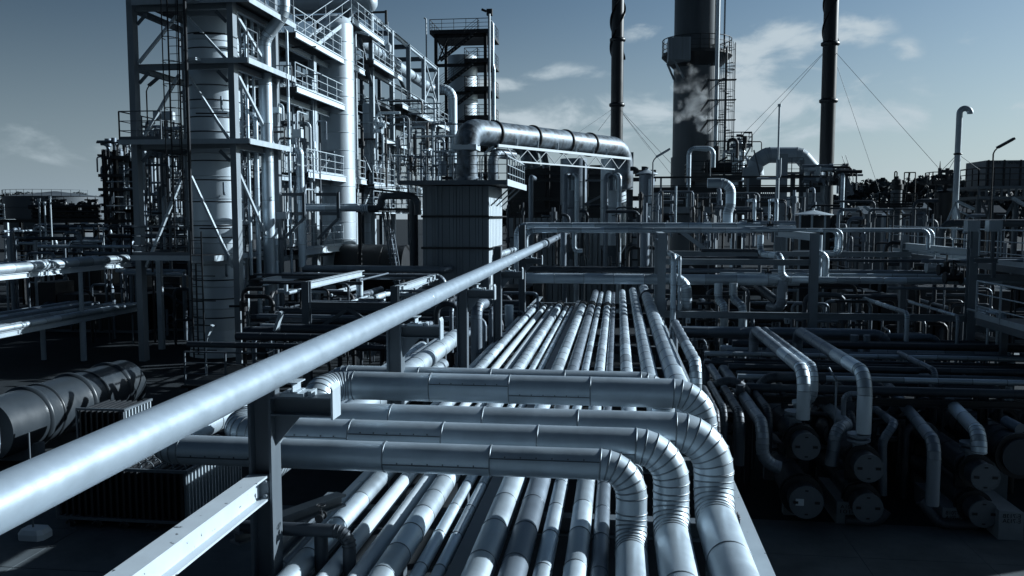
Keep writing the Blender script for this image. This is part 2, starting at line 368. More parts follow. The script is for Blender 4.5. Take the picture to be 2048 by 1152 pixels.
# ------------------------------------------------------------------ ground
b = MB(); b.box(-900, 900, -60, 1500, -.5, 0); g = tag(b.build('ground', 'asph'), kind='structure')
b = MB()      # concrete paving slabs round the exchangers and a pale pad front left
random.seed(3)
for i in range(9):
    for j in range(5):
        x0, y0 = 2.2 + i * 2.1, 8.2 + j * 1.75
        b.box(x0, x0 + 2.092, y0, y0 + 1.742, -.02, .012, .35 + random.random() * .3)
for i in range(4):  # added pad: sunlit patch of ground put into paler slabs
    for j in range(3):
        x0, y0 = -15.4 + i * 2.6, 11.2 + j * 1.8
        b.box(x0, x0 + 2.58, y0, y0 + 1.78, -.02, .012, .35 + random.random() * .3)
tag(b.build('pavement', 'pave'), kind='structure')
# ------------------------------------------------------------------ the main pipe rack
XL, XR = -2.97, 1.32
colY = [6.78, 11.09, 16.1, 20.9, 26.4, 31.2]
rk = thing('pipe_rack', (-.8, 18, 0), 'long low steel pipe rack carrying the parallel pipes down the middle', 'pipe rack')
for x in (XL, XR - .02):
    b = MB(); b.beam((x, 3.2, 2.75), (x, 33, 2.75), .20, .24); b.build('side_girder', 'light', rk)
b = MB(); b.beam((-1.36, 3.2, 2.86), (-1.36, 31, 2.86), .15, .16); b.build('inner_girder', 'grey', rk)
for y in [4.6] + [q + .14 for q in colY] + [8.9, 13.3, 18.0, 23.0, 28.2]:
    b = MB(); b.beam((XL + .11, y, 2.71), (XR - .13, y, 2.71), .16, .2); b.build('cross_beam', 'grey', rk)
for y in [4.6] + colY:
    for x in ((XL, XR - .02) if y == 4.6 else (XR - .02,)):
        b = MB(); b.beam((x, y, .05), (x, y, 2.62), .2, .2, upv=(1, 0, 0)); b.build('post', 'grey', rk)
deck = [(-2.93, .06, 'light', 'thin bare pipe at the far left edge of the rack, beside the girder'),
        (-2.70, .20, 'clad', 'leftmost lagged pipe on the rack, thick, beside the thin edge pipe'),
        (-2.42, .155, 'white', 'smooth pale pipe on the rack, left one of the unseamed pair'),
        (-2.16, .155, 'white', 'smooth pale pipe on the rack, right one of the unseamed pair'),
        (-1.92, .23, 'clad', 'blotchy lagged pipe on the rack just right of the two smooth pale pipes'),
        (-1.68, .12, 'clad', 'slim lagged pipe on the rack, left one of the slim pair'),
        (-1.51, .11, 'clad', 'slim lagged pipe on the rack beside the dark inner girder'),
        (-1.14, .255, 'clad', 'thick lagged pipe on the rack right of the inner girder'),
        (-.85, .235, 'dull', 'weathered lagged pipe on the rack, second right of the inner girder'),
        (-.61, .16, 'clad', 'narrow lagged pipe on the rack, third right of the inner girder'),
        (-.33, .205, 'clad', 'lagged pipe on the rack, fourth right of the inner girder'),
        (-.13, .155, 'dull', 'narrow weathered pipe on the rack next to the nearest elbow leg')]
random.seed(11)
for x, d, m_, lab in deck:
    z = 2.81 + d / 2 + .06
    smooth = m_ == 'white' and d > .1
    b = MB()
    tt = thing('rack_pipe', (x, 18, z), lab, 'pipe', 'pipes lying along the main rack')
    b.tube([Vector((x, 3.2, z)), Vector((x, 28.9, z)), Vector((x, 30.6, z - 1.1 if x < -.9 else z - .02)), Vector((x, 34, z - 1.1 if x < -.9 else z - .02))], d / 2, 24, .5, 30 if smooth else .78 if 'blotchy' not in lab else .5, 4, .003 if smooth else None, jit=.05 if smooth else .2)
    b.build('pipe_run', m_, tt)
    for k, y in enumerate((28.2, 28.55, 28.95)):
        if d > .1: c = MB(); c.rod((x, y, z), (x, y + .12, z), d * .6, 16); c.build('clamp_ring', 'dark', tt)
    for y in colY[:5]:
        c = MB(); c.box(x - .03, x + .03, y + .05, y + .23, 2.815, z - d / 2 + .01); c.build('pipe_shoe', 'dark', tt)
# far rack pipes ending in the transverse headers
pipe('thick lagged pipe on the rack, right of the narrow ones, ducking under the nearest headers', [('w', .20, 9.9, 2.98), ('w', .20, 34, 2.98)], .25, 'clad', 'rack_pipe', 'pipes lying along the main rack', sheet=.8)
# ------------------------------------------------------------------ transverse header pipes with gored elbows
def header(label, px0, py, pxleg, Y, d, zr, toward, m_='clad', zt=None, zl=.3, R=None, dy=0, run=None, cap=False):
    z = zt; xl = P(px0, py, Y=Y).x; xr = P(pxleg, 1000, Y=Y).x if toward < 0 else pxleg
    pts = ([Vector((xl, Y, zl)), Vector((xl, Y, z))] if not dy else [Vector((xl, Y + dy, zl)), Vector((xl, Y + dy, z)), Vector((xl, Y, z))]) + [ Vector((xr, Y, z)), Vector((xr, Y, zr)), Vector((xr, Y + toward, zr))]
    if cap: pts = pts[1:]
    if run: pts = [Vector((xl, run, zl))] + pts
    t = thing('header_pipe', (xl, Y, zl), label, 'pipe', 'large headers crossing the rack')
    b = MB(); b.tube(pts, d / 2, 40, R or d * 1.02, 1.0 if d > .3 else .9, 7, .009, True, .07, True); b.build('pipe_run', m_, t)
    return xr, z, t
header('nearest and thinnest header crossing the rack, bending down and toward the camera', 312, 905, 1263, 7.64, .28, 3.03, -4.3, zt=3.75, dy=2.3, zl=3.0, run=19)
header('second header from the front, its elbow just behind the nearest elbow', 460, 850, 1342, 8.02, .335, 3.06, -4.7, zt=3.83, dy=.75, zl=3.2, run=19)
header('third header from the front with the biggest elbow beside the rack edge', 606, 820, 1426, 8.45, .385, 3.09, -5.1, zt=3.87, cap=True)
header('fourth header from the front, its elbow dropping to the outermost rack pipe', 663, 770, 1.05, 10.5, .36, 3.10, 24.0, zt=3.83, dy=-.62, zl=3.25, run=19)
header('rearmost low header hidden behind the others, only its top edge showing', 655, 745, .62, 11.25, .30, 3.02, 23, zt=3.80, zl=2.6, run=19)
# ------------------------------------------------------------------ the long diagonal pipe and its bracket posts
xd, zd = -2.66, 4.76
def zdp(y): return zd + (y - 4) * .0088
dp = thing('transfer_pipe', (xd, 3, zd), 'long bare satin pipe sweeping diagonally across the whole foreground', 'pipe')
b = MB(); b.tube([Vector((xd, 1.9, zdp(1.9))), Vector((xd, 31.2, zdp(31.2)))], .125, 48, None, 9.3, 6, .004, True, .04); b.build('pipe_run', 'galv', dp)
b = MB(); b.tube([Vector((xd, 31.45, zdp(31.45))), Vector((xd, 46, zdp(46)))], .125, 16, None, 3, 6, None); b.build('far_pipe_run', 'dull', dp)
b = MB(); b.rod((xd, 31.2, zdp(31.3)), (xd, 31.3, zdp(31.3)), .19, 24); b.rod((xd, 31.34, zdp(31.3)), (xd, 31.44, zdp(31.3)), .19, 24); b.build('flange', 'grey', dp)
for i, y in enumerate(colY[:5]):
    lab = ['nearest bracket post under the diagonal pipe, standing right in the foreground', 'second bracket post under the diagonal pipe, just behind the headers',
           'third bracket post under the diagonal pipe, left of the rack', 'fourth bracket post under the diagonal pipe, before the corrugated casing corner', 'farthest bracket post, its top rising above the diagonal pipe'][i]
    t = thing('bracket_post', (XL + .02, y, 0), lab, 'steel post', 'bracket posts of the diagonal pipe')
    x = XL + .02; top = 4.55 if i < 2 else 4.62 if i == 2 else 5.25 if i == 3 else 5.72
    b = MB(); b.beam((x, y, 0), (x, y, top), .2, .2, upv=(1, 0, 0)); b.build('post', 'grey', t)
    z = zdp(y) - .36
    b = MB(); b.beam((x + .102, y, z), (x + .62, y, z), .2, .16, .014, .012); b.build('bracket_arm', 'grey', t)
    b = MB(); q = x + .62
    b.quadbox([(q, y - .10, z - .10), (q + .018, y - .10, z - .10), (q + .018, y + .10, z - .10), (q, y + .10, z - .10), (q, y - .10, z + .19), (q + .018, y - .10, z + .15), (q + .018, y + .10, z + .15), (q, y + .10, z + .19)]); b.build('end_plate', 'light', t)
    b = MB(); k = len(b.v)
    for dy in (-.008, .008): b.v += [Vector((x + .1, y + dy, z - .08)), Vector((x + .34, y + dy, z - .08)), Vector((x + .1, y + dy, z - .36))]
    for f in ((0, 2, 1), (3, 4, 5), (0, 1, 4, 3), (1, 2, 5, 4), (2, 0, 3, 5)): b.face(tuple(k + j for j in f))
    b.build('gusset', 'grey', t)
    b = MB(); zs = z + .083
    b.box(xd - .10, xd + .10, y - .10, y + .10, zs, zs + .03); b.beam((xd, y - .09, zs + .075), (xd, y + .09, zs + .075), .09, .088, .01, .01)
    b.bar((xd + .14, y - .07, zs + .02), (xd + .14, y + .07, zs + .02), .03, .05); b.build('pipe_shoe', 'light', t)
    b = MB(); b.box(x - .22, x + .22, y - .22, y + .22, 0, .12); b.build('footing', 'conc', t)
t = thing('walkway_beam', (-2.97, 4.4, 3.6), 'bright painted beam running from the nearest post toward the camera', 'steel beam')
b = MB(); b.beam((-2.97, 1.7, 3.73), (-2.97, 6.675, 3.73), .17, .215, .018, .02); b.build('beam', 'chip', t)
b = MB(); b.box(-3.05, -2.88, 6.676, 6.69, 3.62, 3.845)
for dz in (-.06, .06):
    b.rod((-2.90, 6.64, 3.73 + dz), (-2.90, 6.675, 3.73 + dz), .016, 6)
b.build('end_plate', 'grey', t)
# small pipe bending down between rack and beam, lower left of the rack
pipe('dark branch pipe below the nearest header, elbowing down onto the rack pipes', [('w', -2.28, 6.95, 2.75), ('w', -2.28, 6.95, 3.28), ('w', -3.25, 6.95, 3.28)], .115, 'dim', 'branch_pipe', sheet=.8)
pipe('short drop leg from the dark branch pipe to the rack, under the nearest header', [('w', -2.55, 7.0, 3.25), ('w', -2.55, 7.0, 2.9)], .12, 'dim', 'branch_pipe')
valve('small drain valve on the dark branch pipe', (-2.53, 6.95, 3.40), .045, axis=(0, 1, 0))
t = thing('service_channel', (-3.4, 8.6, 3.0), 'short steel channel sticking out left of the rack under the nearest header', 'steel beam')
b = MB(); b.beam((-2.7, 8.0, 3.2), (-3.3, 6.9, 3.2), .14, .12); b.build('channel', 'grey', t)
b = MB(); b.beam((-3.0, 8.6, 3.0), (-3.0, 6.98, 3.0), .1, .12); b.build('channel', 'grey', t)
pipe('thin dark drain line outside the right rack girder beside the biggest elbow', [(1474, 1090, 8.3), (1474, 1025, 8.3), (1462, 1023, 8.3)], .05, 'dim', 'drain_line', R=.07)
# drain stub on the rearmost header
valve('little black vent valve on the left end of the rearmost header', (P(637, 745, Y=11.25).x, 11.2, 4.02), .05)
# ------------------------------------------------------------------ left foreground
# big lying drum
yc0, yc1, xd_, zd_, rd = 18.0, 23.7, -14.7, .95, .74
t = thing('storage_drum', (xd_, 22, 0), 'large dark horizontal drum with flange rings on the left edge', 'drum')
b = MB(); b.tube([Vector((xd_, yc0, zd_)), Vector((xd_, yc1, zd_))], rd, 48, None, 1.8, 6, .05, True, .1); b.build('shell', 'drum', t)
for y in (19.4, 21.2, 22.9):
    b = MB(); b.band(Vector((xd_, y, zd_)), Vector((0, 1, 0)), Vector((1, 0, 0)), Vector((0, 0, 1)), rd, 48, .09, .07, .6); b.build('stiffening_ring', 'drum', t)
for y in (19.0, 23.0):
    b = MB(); b.box(xd_ - .7, xd_ + .7, y - .12, y + .12, 0, .45); b.build('saddle', 'conc', t)
pipe('bent lagged pipe end beside the left end of the drum', [('w', -14.1, 17.3, 1.6), ('w', -14.1, 17.3, .25), ('w', -15.5, 17.3, .25)], .55, 'clad', 'cooling_pipe', R=.6)
def cooler(label, x0, x1, y0, y1, z0, z1, nx, hoops):
    t = thing('oil_cooler', ((x0 + x1) / 2, (y0 + y1) / 2, 0), label, 'cooler', 'finned coolers in the left foreground')
    b = MB(); n = int((x1 - x0) / .13)
    for i in range(n):
        x = x0 + (x1 - x0) * (i + .5) / n; b.box(x - .022, x + .022, y0, y1, z0, z1 - .06)
    n = int((y1 - y0) / .13)
    b.box(x0 + .06, x1 - .06, y0 + .09, y1 - .09, z0 + .03, z1 - .1); b.build('fin_pack', 'dark', t)
    b = MB()
    for i in range(n):
        y = y0 + (y1 - y0) * (i + .5) / n; b.box(x1 + .004, x1 + .06, y - .02, y + .02, z0 + .02, z1 - .06)
    b.build('end_slats', 'light', t)
    b = MB(); b.box(x0 - .02, x1 + .08, y0 - .03, y0 + .02, z1 - .055, z1); b.box(x1 + .02, x1 + .08, y0 + .023, y1, z1 - .055, z1 - .001)
    b.box(x0 - .02, x1 + .08, y0 - .04, y0 + .02, z0 - .06, z0 - .003); b.box(x1 + .02, x1 + .07, y0 + .023, y1, z0 - .06, z0 - .003)
    for x in (x0, x1 + .03): b.box(x - .02, x + .02, y0 - .035, y0 + .012, z0, z1 - .058)
    b.build('frame', 'grey', t)
    if hoops:
        b = MB(); k = 4
        for i in range(k):
            x = x0 + (x1 - x0) * (i + .5) / k
            b.box(x - .30, x - .25, y0 + .03, y1, z1 - .05, z1 + .02)
            for j in range(int((y1 - y0) / .26)):
                y = y0 + .15 + j * .26
                for dx in (-.1, .15):
                    pts = [Vector((x + dx + .12 * math.cos(q), y + .1 * math.cos(q) * .3, z1 - .03 + .13 * math.sin(q))) for q in [math.pi * v / 6 for v in range(7)]]
                    b.line(pts, .014, 5)
        b.build('lifting_hoops', 'grey', t)
    for x in [x0 + .3 + .55 * i for i in range(int((x1 - x0) / .55))]:
        b = MB(); b.line([Vector((x + .09 * math.cos(q), y0 - .05, .09 + .06 * math.sin(q))) for q in [math.pi * v / 5 for v in range(6)]], .025, 6); b.box(x - .04, x + .04, y0 - .02, y0 + .4, 0, .14); b.build('foot', 'dark', t)
    return t
cooler('large black finned cooler with rows of hoops on top, under the diagonal pipe', -10.72, -8.10, 14.92, 17.3, .22, 1.20, 4, True)
cooler('small black finned cooler standing in front of the drum', -12.75, -11.6, 18.6, 19.8, .25, 1.45, 3, False)
t = thing('sign_base', (-10.75, 14.3, 0), 'white rounded concrete foot with a thin pole, on the ground by the finned cooler', 'post base')
b = MB(); k = len(b.v)
for z, g_ in ((0, 1), (.12, 1), (.2, .8)): b.v += [Vector((-10.75 + sx * .26 * g_, 14.3 + sy * .2 * g_, z)) for sx, sy in ((-1, -.6), (-.7, -1), (.7, -1), (1, -.6), (1, .6), (.7, 1), (-.7, 1), (-1, .6))]
for l in (0, 8):
    for i in range(8): b.face((l + i, l + (i + 1) % 8, l + 8 + (i + 1) % 8, l + 8 + i))
b.face(tuple(range(16, 24))); b.build('foot', 'white', t)
b = MB(); b.rod((-10.8, 14.32, .2), (-10.8, 14.32, 2.0), .018, 8); b.build('pole', 'grey', t)
# low guard rail and platform between drum and tower
t = thing('guard_rail', (-12.6, 24, 0), 'low dark guard rail standing right of the drum', 'railing')
b = MB(); rails(b, [(-13.0, 24.2, .9), (-10.4, 24.2, .9), (-10.4, 27.5, .9)], 1.0); b.build('railing', 'grey', t)
b = MB(); b.box(-13.1, -10.3, 24.1, 27.6, .8, .88)
for x in (-12.9, -10.5): b.bar((x, 24.3, 0), (x, 24.3, .8), .1)
b.build('platform', 'dark', t)
# ------------------------------------------------------------------ left pipe bridge
xb = -21.9
t = thing('pipe_bridge', (xb, 31, 0), 'two-level pipe bridge on round posts at the left edge', 'pipe bridge')
for x in (xb - .1, xb - 1.9):
    b = MB(); b.beam((x, 24, 3.80), (x, 36.4, 3.80), .14, .2); b.build('upper_girder', 'white', t)
    b = MB(); b.beam((x, 24, 1.73), (x, 36.9, 1.73), .14, .2); b.build('lower_girder', 'light', t)
for y in (26.5, 29.6, 32.7, 35.7):
    b = MB(); b.beam((xb - .18, y, 3.78), (xb - 3.7, y, 3.78), .12, .16); b.beam((xb - .18, y, 1.72), (xb - 3.7, y, 1.72), .12, .16); b.build('cross_beam', 'grey', t)
    if y in (32.7,):
        b = MB(); b.rod((xb - .1, y, 0), (xb - .1, y, 1.62), .12, 12); b.rod((xb - .1, y, 1.84), (xb - .1, y, 3.69), .085, 12); b.build('post', 'light', t)
        b = MB(); b.rod((xb - 1.9, y, 0), (xb - 1.9, y, 1.62), .1, 12); b.build('post', 'light', t)
for i, (dx, z, d, y1, m_, lab) in enumerate([(-.05, 4.10, .36, 36.1, 'clad', 'big lagged pipe along the top of the left pipe bridge, nearest side'),
        (-.45, 3.99, .16, 33.5, 'clad', 'thin lagged pipe behind the big one on top of the left pipe bridge'),
        (-1.15, 4.03, .24, 32.0, 'clad', 'middle lagged pipe on the top deck of the left pipe bridge'),
        (-.05, 1.95, .22, 36.6, 'clad', 'front pipe on the lower deck of the left pipe bridge'),
        (-.35, 1.95, .2, 36.6, 'clad', 'second pipe on the lower deck of the left pipe bridge'),
        (-.8, 1.93, .15, 36.6, 'dull', 'third pipe on the lower deck of the left pipe bridge'),
        (-1.2, 1.95, .2, 36.6, 'clad', 'fourth pipe on the lower deck of the left pipe bridge'),
        (-1.6, 1.93, .14, 33.2, 'clad', 'rearmost pipe on the lower deck of the left pipe bridge')]):
    pipe(lab, [('w', xb + dx, 24, z), ('w', xb + dx, y1, z)], d, m_, 'bridge_pipe', 'pipes on the left bridge', sheet=.9)
for i in range(9):
    up_ = i < 4; dx = -2.15 - (i % 4 if up_ else i - 4) * .36
    pipe('lagged pipe in the packed rear rows of the upper bridge deck' if up_ else 'lagged pipe in the packed rear rows of the lower bridge deck', [('w', xb + dx, 24, 4.0 if up_ else 1.94), ('w', xb + dx, 38 if up_ else 37, 4.0 if up_ else 1.94)], (.2, .14, .24, .16, .18)[i % 5], ('clad', 'dull', 'clad')[i % 3], 'bridge_pipe', 'rear pipes on the upper bridge deck' if up_ else 'rear pipes on the lower bridge deck', sheet=.9)
# pipes in the shade below/behind the bridge
pipe('lit horizontal pipe behind the tower foot, upper of the pair', [(232, 541, 39), (300, 538, 39), (371, 534, 39)], 8, 'clad', seg=10)
pipe('lit horizontal pipe behind the tower foot, lower of the pair', [(248, 547, 38), (300, 546, 38), (366, 544, 38)], 8, 'clad', seg=10)
random.seed(5)
for i, px in enumerate([212, 222, 243, 252, 262, 273, 306, 368]):
    pipe('thin dark drop pipe in the shade behind the left pipe bridge' if px < 300 else ['', '', '', '', '', '', 'slim drop pipe between the tower columns', 'bent dark drop pipe left of the big vessel foot'][i],
         [(px, 548, 38.5), (px, 605 if px != 368 else 680, 38.5)], [5, 4, 5, 6, 8, 9, 5, 9][i], 'dull', 'drop_pipe', 'drop pipes behind the left bridge' if px < 300 else None, seg=8)
# pipe banks behind the bridge (px 60-280, py 440-515)
pipe('long dark pipe crossing behind the left pipe bridge, its left end bent away', [(285, 455, 50), (66, 455, 50), ('w', -36.9, 58, 5.2)], 11, 'dim', R=.5)
pipe('slender pipe below the long dark one, turning down at its left end', [(290, 479, 46), (126, 481, 46), (126, 520, 46)], 7, 'dull', R=.35, rev=True)
pipe('slender bright pipe turning down just right of the dull one', [(205, 483, 45), (139, 484, 45), (139, 520, 45)], 6, 'clad', R=.3, rev=True)
pipe('fat dark lagged header behind the left bridge with a row of drop elbows', [(300, 474, 47), (222, 476, 47)], 10, 'dim')
for i, (px, w_) in enumerate([(214, 12), (229, 12), (241, 7), (250, 7), (261, 8)]):
    pipe(['thickest dull', 'thick bright', 'narrow left', 'narrow middle', 'narrow right'][i] + ' elbow pipe dropping in the row behind the left bridge', [('w', P(px, 480, Y=46).x, 52, P(px, 482, Y=46).z), (px, 482, 46), (px, 514, 46)], w_, 'dull' if i != 1 else 'clad', 'elbow_pipe', 'row of drop elbows', R=.3)
b = MB(); t = thing('pipe_sleeper_frame', (-36, 52, 0), 'low dark steel frame with beams behind the left pipe bridge', 'steel frame')
for py, px0, px1, h_ in ((442, 0, 285, .22), (480, 25, 130, .16), (506, 60, 215, .2), (497, 150, 230, .12)):
    A, B = P(px0, py, Y=53), P(px1, py, Y=53); b = MB(); b.beam((A.x, 53, A.z), (B.x, 53, A.z), .2, h_); b.build('beam', 'dark', t)
for px in (42, 75, 90, 134, 165, 192, 220, 270):
    A = P(px, 442, Y=53.3); b = MB(); b.beam((A.x, 53.3, 0), (A.x, 53.3, A.z + .1), .18, .18, upv=(1, 0, 0)); b.build('post', 'dark', t)
for i, (px, py0) in enumerate([(78, 403), (82, 410), (86, 397)]):
    A = P(px, py0, Y=44); q = P(px, 520, Y=44)
    b = MB(); b.rod((A.x, 44 + .3 * i, 0), (A.x, 44 + .3 * i, A.z), .045, 7); b.rod((A.x, 44 + .3 * i, A.z), (A.x, 44 + .3 * i, A.z + .18), .08, 7)
    tag(b.build('vent_pole', 'light'), ['left', 'middle', 'right'][i] + ' one of three slim poles standing together at the left', 'pole', 'three slim poles')
# far left: valve manifold silhouettes, tank, pale stair platform
t = thing('valve_manifold', (-52, 78, 0), 'black silhouette of tightly packed valves and bent pipes before the far tank', 'valve manifold'); random.seed(21)
for i in range(26):
    px = 66 + i * 5.2; b = MB(); h0 = random.choice((402, 406, 410, 414, 420)); A = P(px, h0, Y=78); zb = P(px, 446, Y=78).z
    b.rod((A.x, 78, zb), (A.x, 78, A.z), .13 if i % 3 else .2, 7)
    if i % 3 == 0: b.rod((A.x, 78, A.z), (A.x, 78, A.z + .55), .05, 5); b.rod((A.x - .3, 78, A.z + .3), (A.x + .3, 78, A.z + .3), .08, 5); b.rod((A.x - .38, 78, A.z - .4), (A.x + .38, 78, A.z - .4), .28, 7)
    if i % 4 == 1:
        b.tube([Vector((A.x, 78.1, A.z - .4)), Vector((A.x, 78.1, A.z + .2)), Vector((A.x + .9, 78.1, A.z + .2)), Vector((A.x + .9, 78.1, A.z - 1))], .16, 7, .3, None, 4, 0)
    b.build('riser', 'black', t)
for py in (412, 423, 432, 438):
    A, B = P(64, py, Y=77.7), P(202, py, Y=77.7); b = MB(); b.rod(A, (B.x, 77.7, A.z), .13, 7); b.build('header', 'black', t)
t = thing('storage_tank', (-85, 140, 0), 'broad far storage tank with shallow cone roof at the left horizon', 'tank')
c = P(113, 432, Y=140); rT = 99 * 140 / F; zt = P(113, 394, Y=140).z
b = MB(); b.lathe((c.x, 140, 0), [(rT, 0)] + [(rT, zt * k / 5) for k in range(1, 6)], 64, .1); b.build('shell', 'tank', t)
b = MB(); b.lathe((c.x, 140, zt + .02), [(rT + .15, 0), (rT * .5, .5), (.3, 1.0)], 64); b.build('roof', 'tank', t)
b = MB(); rails(b, [(c.x + rT * math.cos(q), 140 + rT * math.sin(q), zt) for q in [math.pi * (1.1 + .8 * k / 14) for k in range(15)]], 1.1, 3, .03, False, 1); b.build('rim_railing', 'grey', t)
t = thing('access_platform', (-34, 46, 0), 'small white access platform with rails cut by the left picture edge', 'platform')
A = P(0, 438, Y=60); b = MB(); rails(b, [(A.x - 3, 60, A.z), (A.x + .4, 60, A.z)], 1.1, .9, .04); b.box(A.x - 3, A.x + .4, 60, 61.2, A.z - .12, A.z - .02); b.bar((A.x + .2, 60.5, 0), (A.x + .2, 60.5, A.z - .12), .15); b.build('platform', 'white', t)
# ------------------------------------------------------------------ front tower round the big vessel
X0, X1 = -19.5, -15.29
Ya, Yb, Yc, Yd, Ye, Yf, Yg, Yh = 33.0, 37.3, 42.0, 48.6, 57.3, 62.0, 66.9, 72.0
L0, L1, L2, L3 = 4.2, 8.82, 11.97, 14.3
tw = thing('vessel_tower', ((X0 + X1) / 2, 35, 0), 'tall open steel tower with black caged ladder around the big vessel on the left', 'steel tower')
for x, y in ((X0, Ya), (X1, Ya), (X0, Yb), (X1, Yb)):
    b = MB(); b.bar((x, y, 0), (x, y, 17.6), .38, .25, (1, 0, 0)); b.build('column', 'mid', tw)
for k, z in enumerate((L1, L2, L3)):
    for A, B in (((X0 + .19, Ya, z), (X1 - .19, Ya, z)), ((X0 + .19, Yb, z), (X1 - .19, Yb, z)), ((X0, Ya + .21, z), (X0, Yb - .21, z)), ((X1, Ya + .21, z), (X1, Yb - .21, z))):
        b = MB(); b.beam(A, B, .18, .24); b.build('beam', 'mid', tw)
    for s in (-1, 1):       # knee plates
        b = MB(); x = X0 + .2 if s > 0 else X1 - .2
        b.bar((x + s * .02, Ya, z - .62), (x + s * .45, Ya, z - .19), .03, .14); b.build('gusset', 'grey', tw)
mid = (X0 + X1) / 2
for zt, zb in ((L3 - .3, L2 + .2), (L2 - .3, L1 + .2), (L1 - 1.2, L0 - .3)):
    for x in (X0 + .22, X1 - .22):
        b = MB(); b.bar((mid + (.18 if x > mid else -.18), Ya + .02, zt), (x, Ya + .02, zb), .13, .10, tone=.7); b.build('brace', 'light', tw)
    b = MB(); b.bar((X1 + .02, Ya + .25, zt + .1), (X1 + .02, Yb - .25, zb), .10, .12, tone=.6); b.build('brace', 'light', tw)
for z, xl, xr, y0, y1 in ((L1, X0 - .5, X1 + .82, 32.55, 37.7), (L2, -17.1, X1 + .82, 32.6, 37.5), (L3, X0 + .25, X1 + .9, 32.6, 37.5), (L0, X0 + .25, -15.74, 31.9, 36.5)):
    pf = MB(); pf.box(xl, xr, y0, y1, z + .175, z + .215); p_ = pf.build('platform', 'dark', tw)
    e_ = MB(); e_.box(xr + .004, xr + .03, y0, y1, z + .02, z + .24); e_.box(xl, xr, y0 - .03, y0 - .004, z + .04, z + .24, .2)
    if z == L2 or z == L3: e_.box(mid + .5, mid + 1.0, y0 - .5, y0 - .034, z + .1, z + .2)
    e_.build('edge_channel', 'light', p_)
    r_ = MB(); q = z + .22
    rails(r_, {L1: [(X0 - .48, 37.6, q), (X0 - .48, 32.6, q), (X0 + 1.3, 32.6, q)], L2: [(xr - .05, 32.7, q), (xr - .05, 33.6, q)], L3: [(xr - .05, 32.7, q), (xr - .05, 37.4, q)], L0: [(xl, 36.4, q), (xl, 31.95, q), (-16.8, 31.95, q)]}[z], 1.15)
    r_.build('railing', 'grey', p_)
b = MB(); ladder(b, -17.39, 32.3, L0 + .2, 17.5, .42, 'x', True); b.build('caged_ladder', 'black', tw)
b = MB(); b.bar((-16.72, 32.0, L0 + .3), (-16.72, 32.0, 17.5), .10, .10); b.build('ladder_rail', 'black', tw)
b = MB(); ladder(b, -16.35, 31.6, .4, L0 + 1.2, .45, 'x', False); b.build('ladder', 'black', tw)
b = MB(); ladder(b, -16.9, 32.4, .4, L0 - .1, .2, 'x', False)
for z in (.6, 1.6, 2.6, 3.6): b.bar((-17.1, 32.4, z), (-16.0, 32.4, z), .04)
b.build('cage_hoops', 'black', tw)
# slim inner posts and hangers of the tower
for px, y, py0, py1, w_ in ((318, 36, 520, 700, .22), (502, 35.5, -30, 560, .10), (479, 34.8, 20, 300, .06), (516, 36.5, 30, 250, .09)):
    A, B = P(px, py0, Y=y), P(px, py1, Y=y); b = MB(); b.bar((A.x, y, max(0, B.z)), (A.x, y, A.z), w_, w_, tone=.7); b.build('hanger', 'light', tw)
# vessel
vx, vy, vr = -17.12, 35.0, 1.12
ve = thing('process_vessel', (vx, vy, 0), 'big shiny clad vessel with a flared foot inside the front steel tower', 'vessel')
b = MB(); b.lathe((vx, vy, 0), [(1.28, .02), (1.12, 1.15)], 48); b.build('skirt', 'vessel', ve)
b = MB(); b.lathe((vx, vy, 0), [(vr, 1.15 + .93 * i) for i in range(18)], 48, .035); b.build('shell', 'vessel', ve)
for i, z in enumerate((1.7, 2.5, 3.3, 5.1, 5.6, 6.6, 7.5, 8.3, 9.5, 10.1, 10.8, 11.4, 12.4, 12.9, 13.5)):
    b = MB(); b.band(Vector((vx, vy, z)), Vector((0, 0, 1)), Vector((1, 0, 0)), Vector((0, 1, 0)), vr, 48, .03, .03, .5); b.build('hoop', 'dark', ve)
for z in (L1 + 1.25, L2 + 1.2, L0 + 1.3):
    b = MB(); b.rod((-16.7, 32.6, z), (X1 - .2, 32.8, z), .03, 6); b.build('handrail', 'black', tw)
for z in (3.5, 6.9, 10.4):
    b = MB(); b.tube([Vector((vx + .8, vy - .85, z)), Vector((vx + .9, vy - 1.15, z)), Vector((vx + .9, vy - 1.15, z + .5))], .05, 8, .1, None, 3, 0); b.build('nozzle', 'dull', ve)
# ------------------------------------------------------------------ the middle structure with walkways
ms = thing('process_structure', (X1, 43, 0), 'multi-storey steel structure with lit walkways and railings right behind the front tower', 'steel structure')
for y in (Yc, Yd):
    for x in (X1, X1 - 4.6):
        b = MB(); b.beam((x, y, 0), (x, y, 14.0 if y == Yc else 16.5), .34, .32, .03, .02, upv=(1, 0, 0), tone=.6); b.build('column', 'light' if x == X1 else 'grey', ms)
b = MB(); b.beam((X1, Yd + .6, 0), (X1, Yd + .6, 16.6), .14, .14, upv=(1, 0, 0)); b.build('column', 'light', ms)
def walk(z, y0, y1, xr=X1 + .74, xl=X1 - 1.5, rail=True, t=ms, thick=.30, post=1.25, inner=True):
    b = MB(); b.box(xl, xr, y0, y1, z - .05, z); b.build('floor', 'dark', t)
    b = MB(); b.beam((xr + .07, y0, z - .1), (xr + .07, y1, z - .1), .12, thick, tone=.7); b.build('edge_beam', 'white', t)  # white edge: sunlight on the level edges put into the paint
    b = MB(); b.beam((xl, y0, z - .21), (xl, y1, z - .21), .12, .3); b.build('beam', 'grey', t)
    if rail:
        b = MB(); rails(b, [(xr, y0, z), (xr, y1, z)], 1.1, post); b.build('railing', 'light', t)
        if inner: b = MB(); rails(b, [(xl + .1, y0, z), (xl + .1, y1, z)], 1.1, post); b.build('railing', 'light', t)
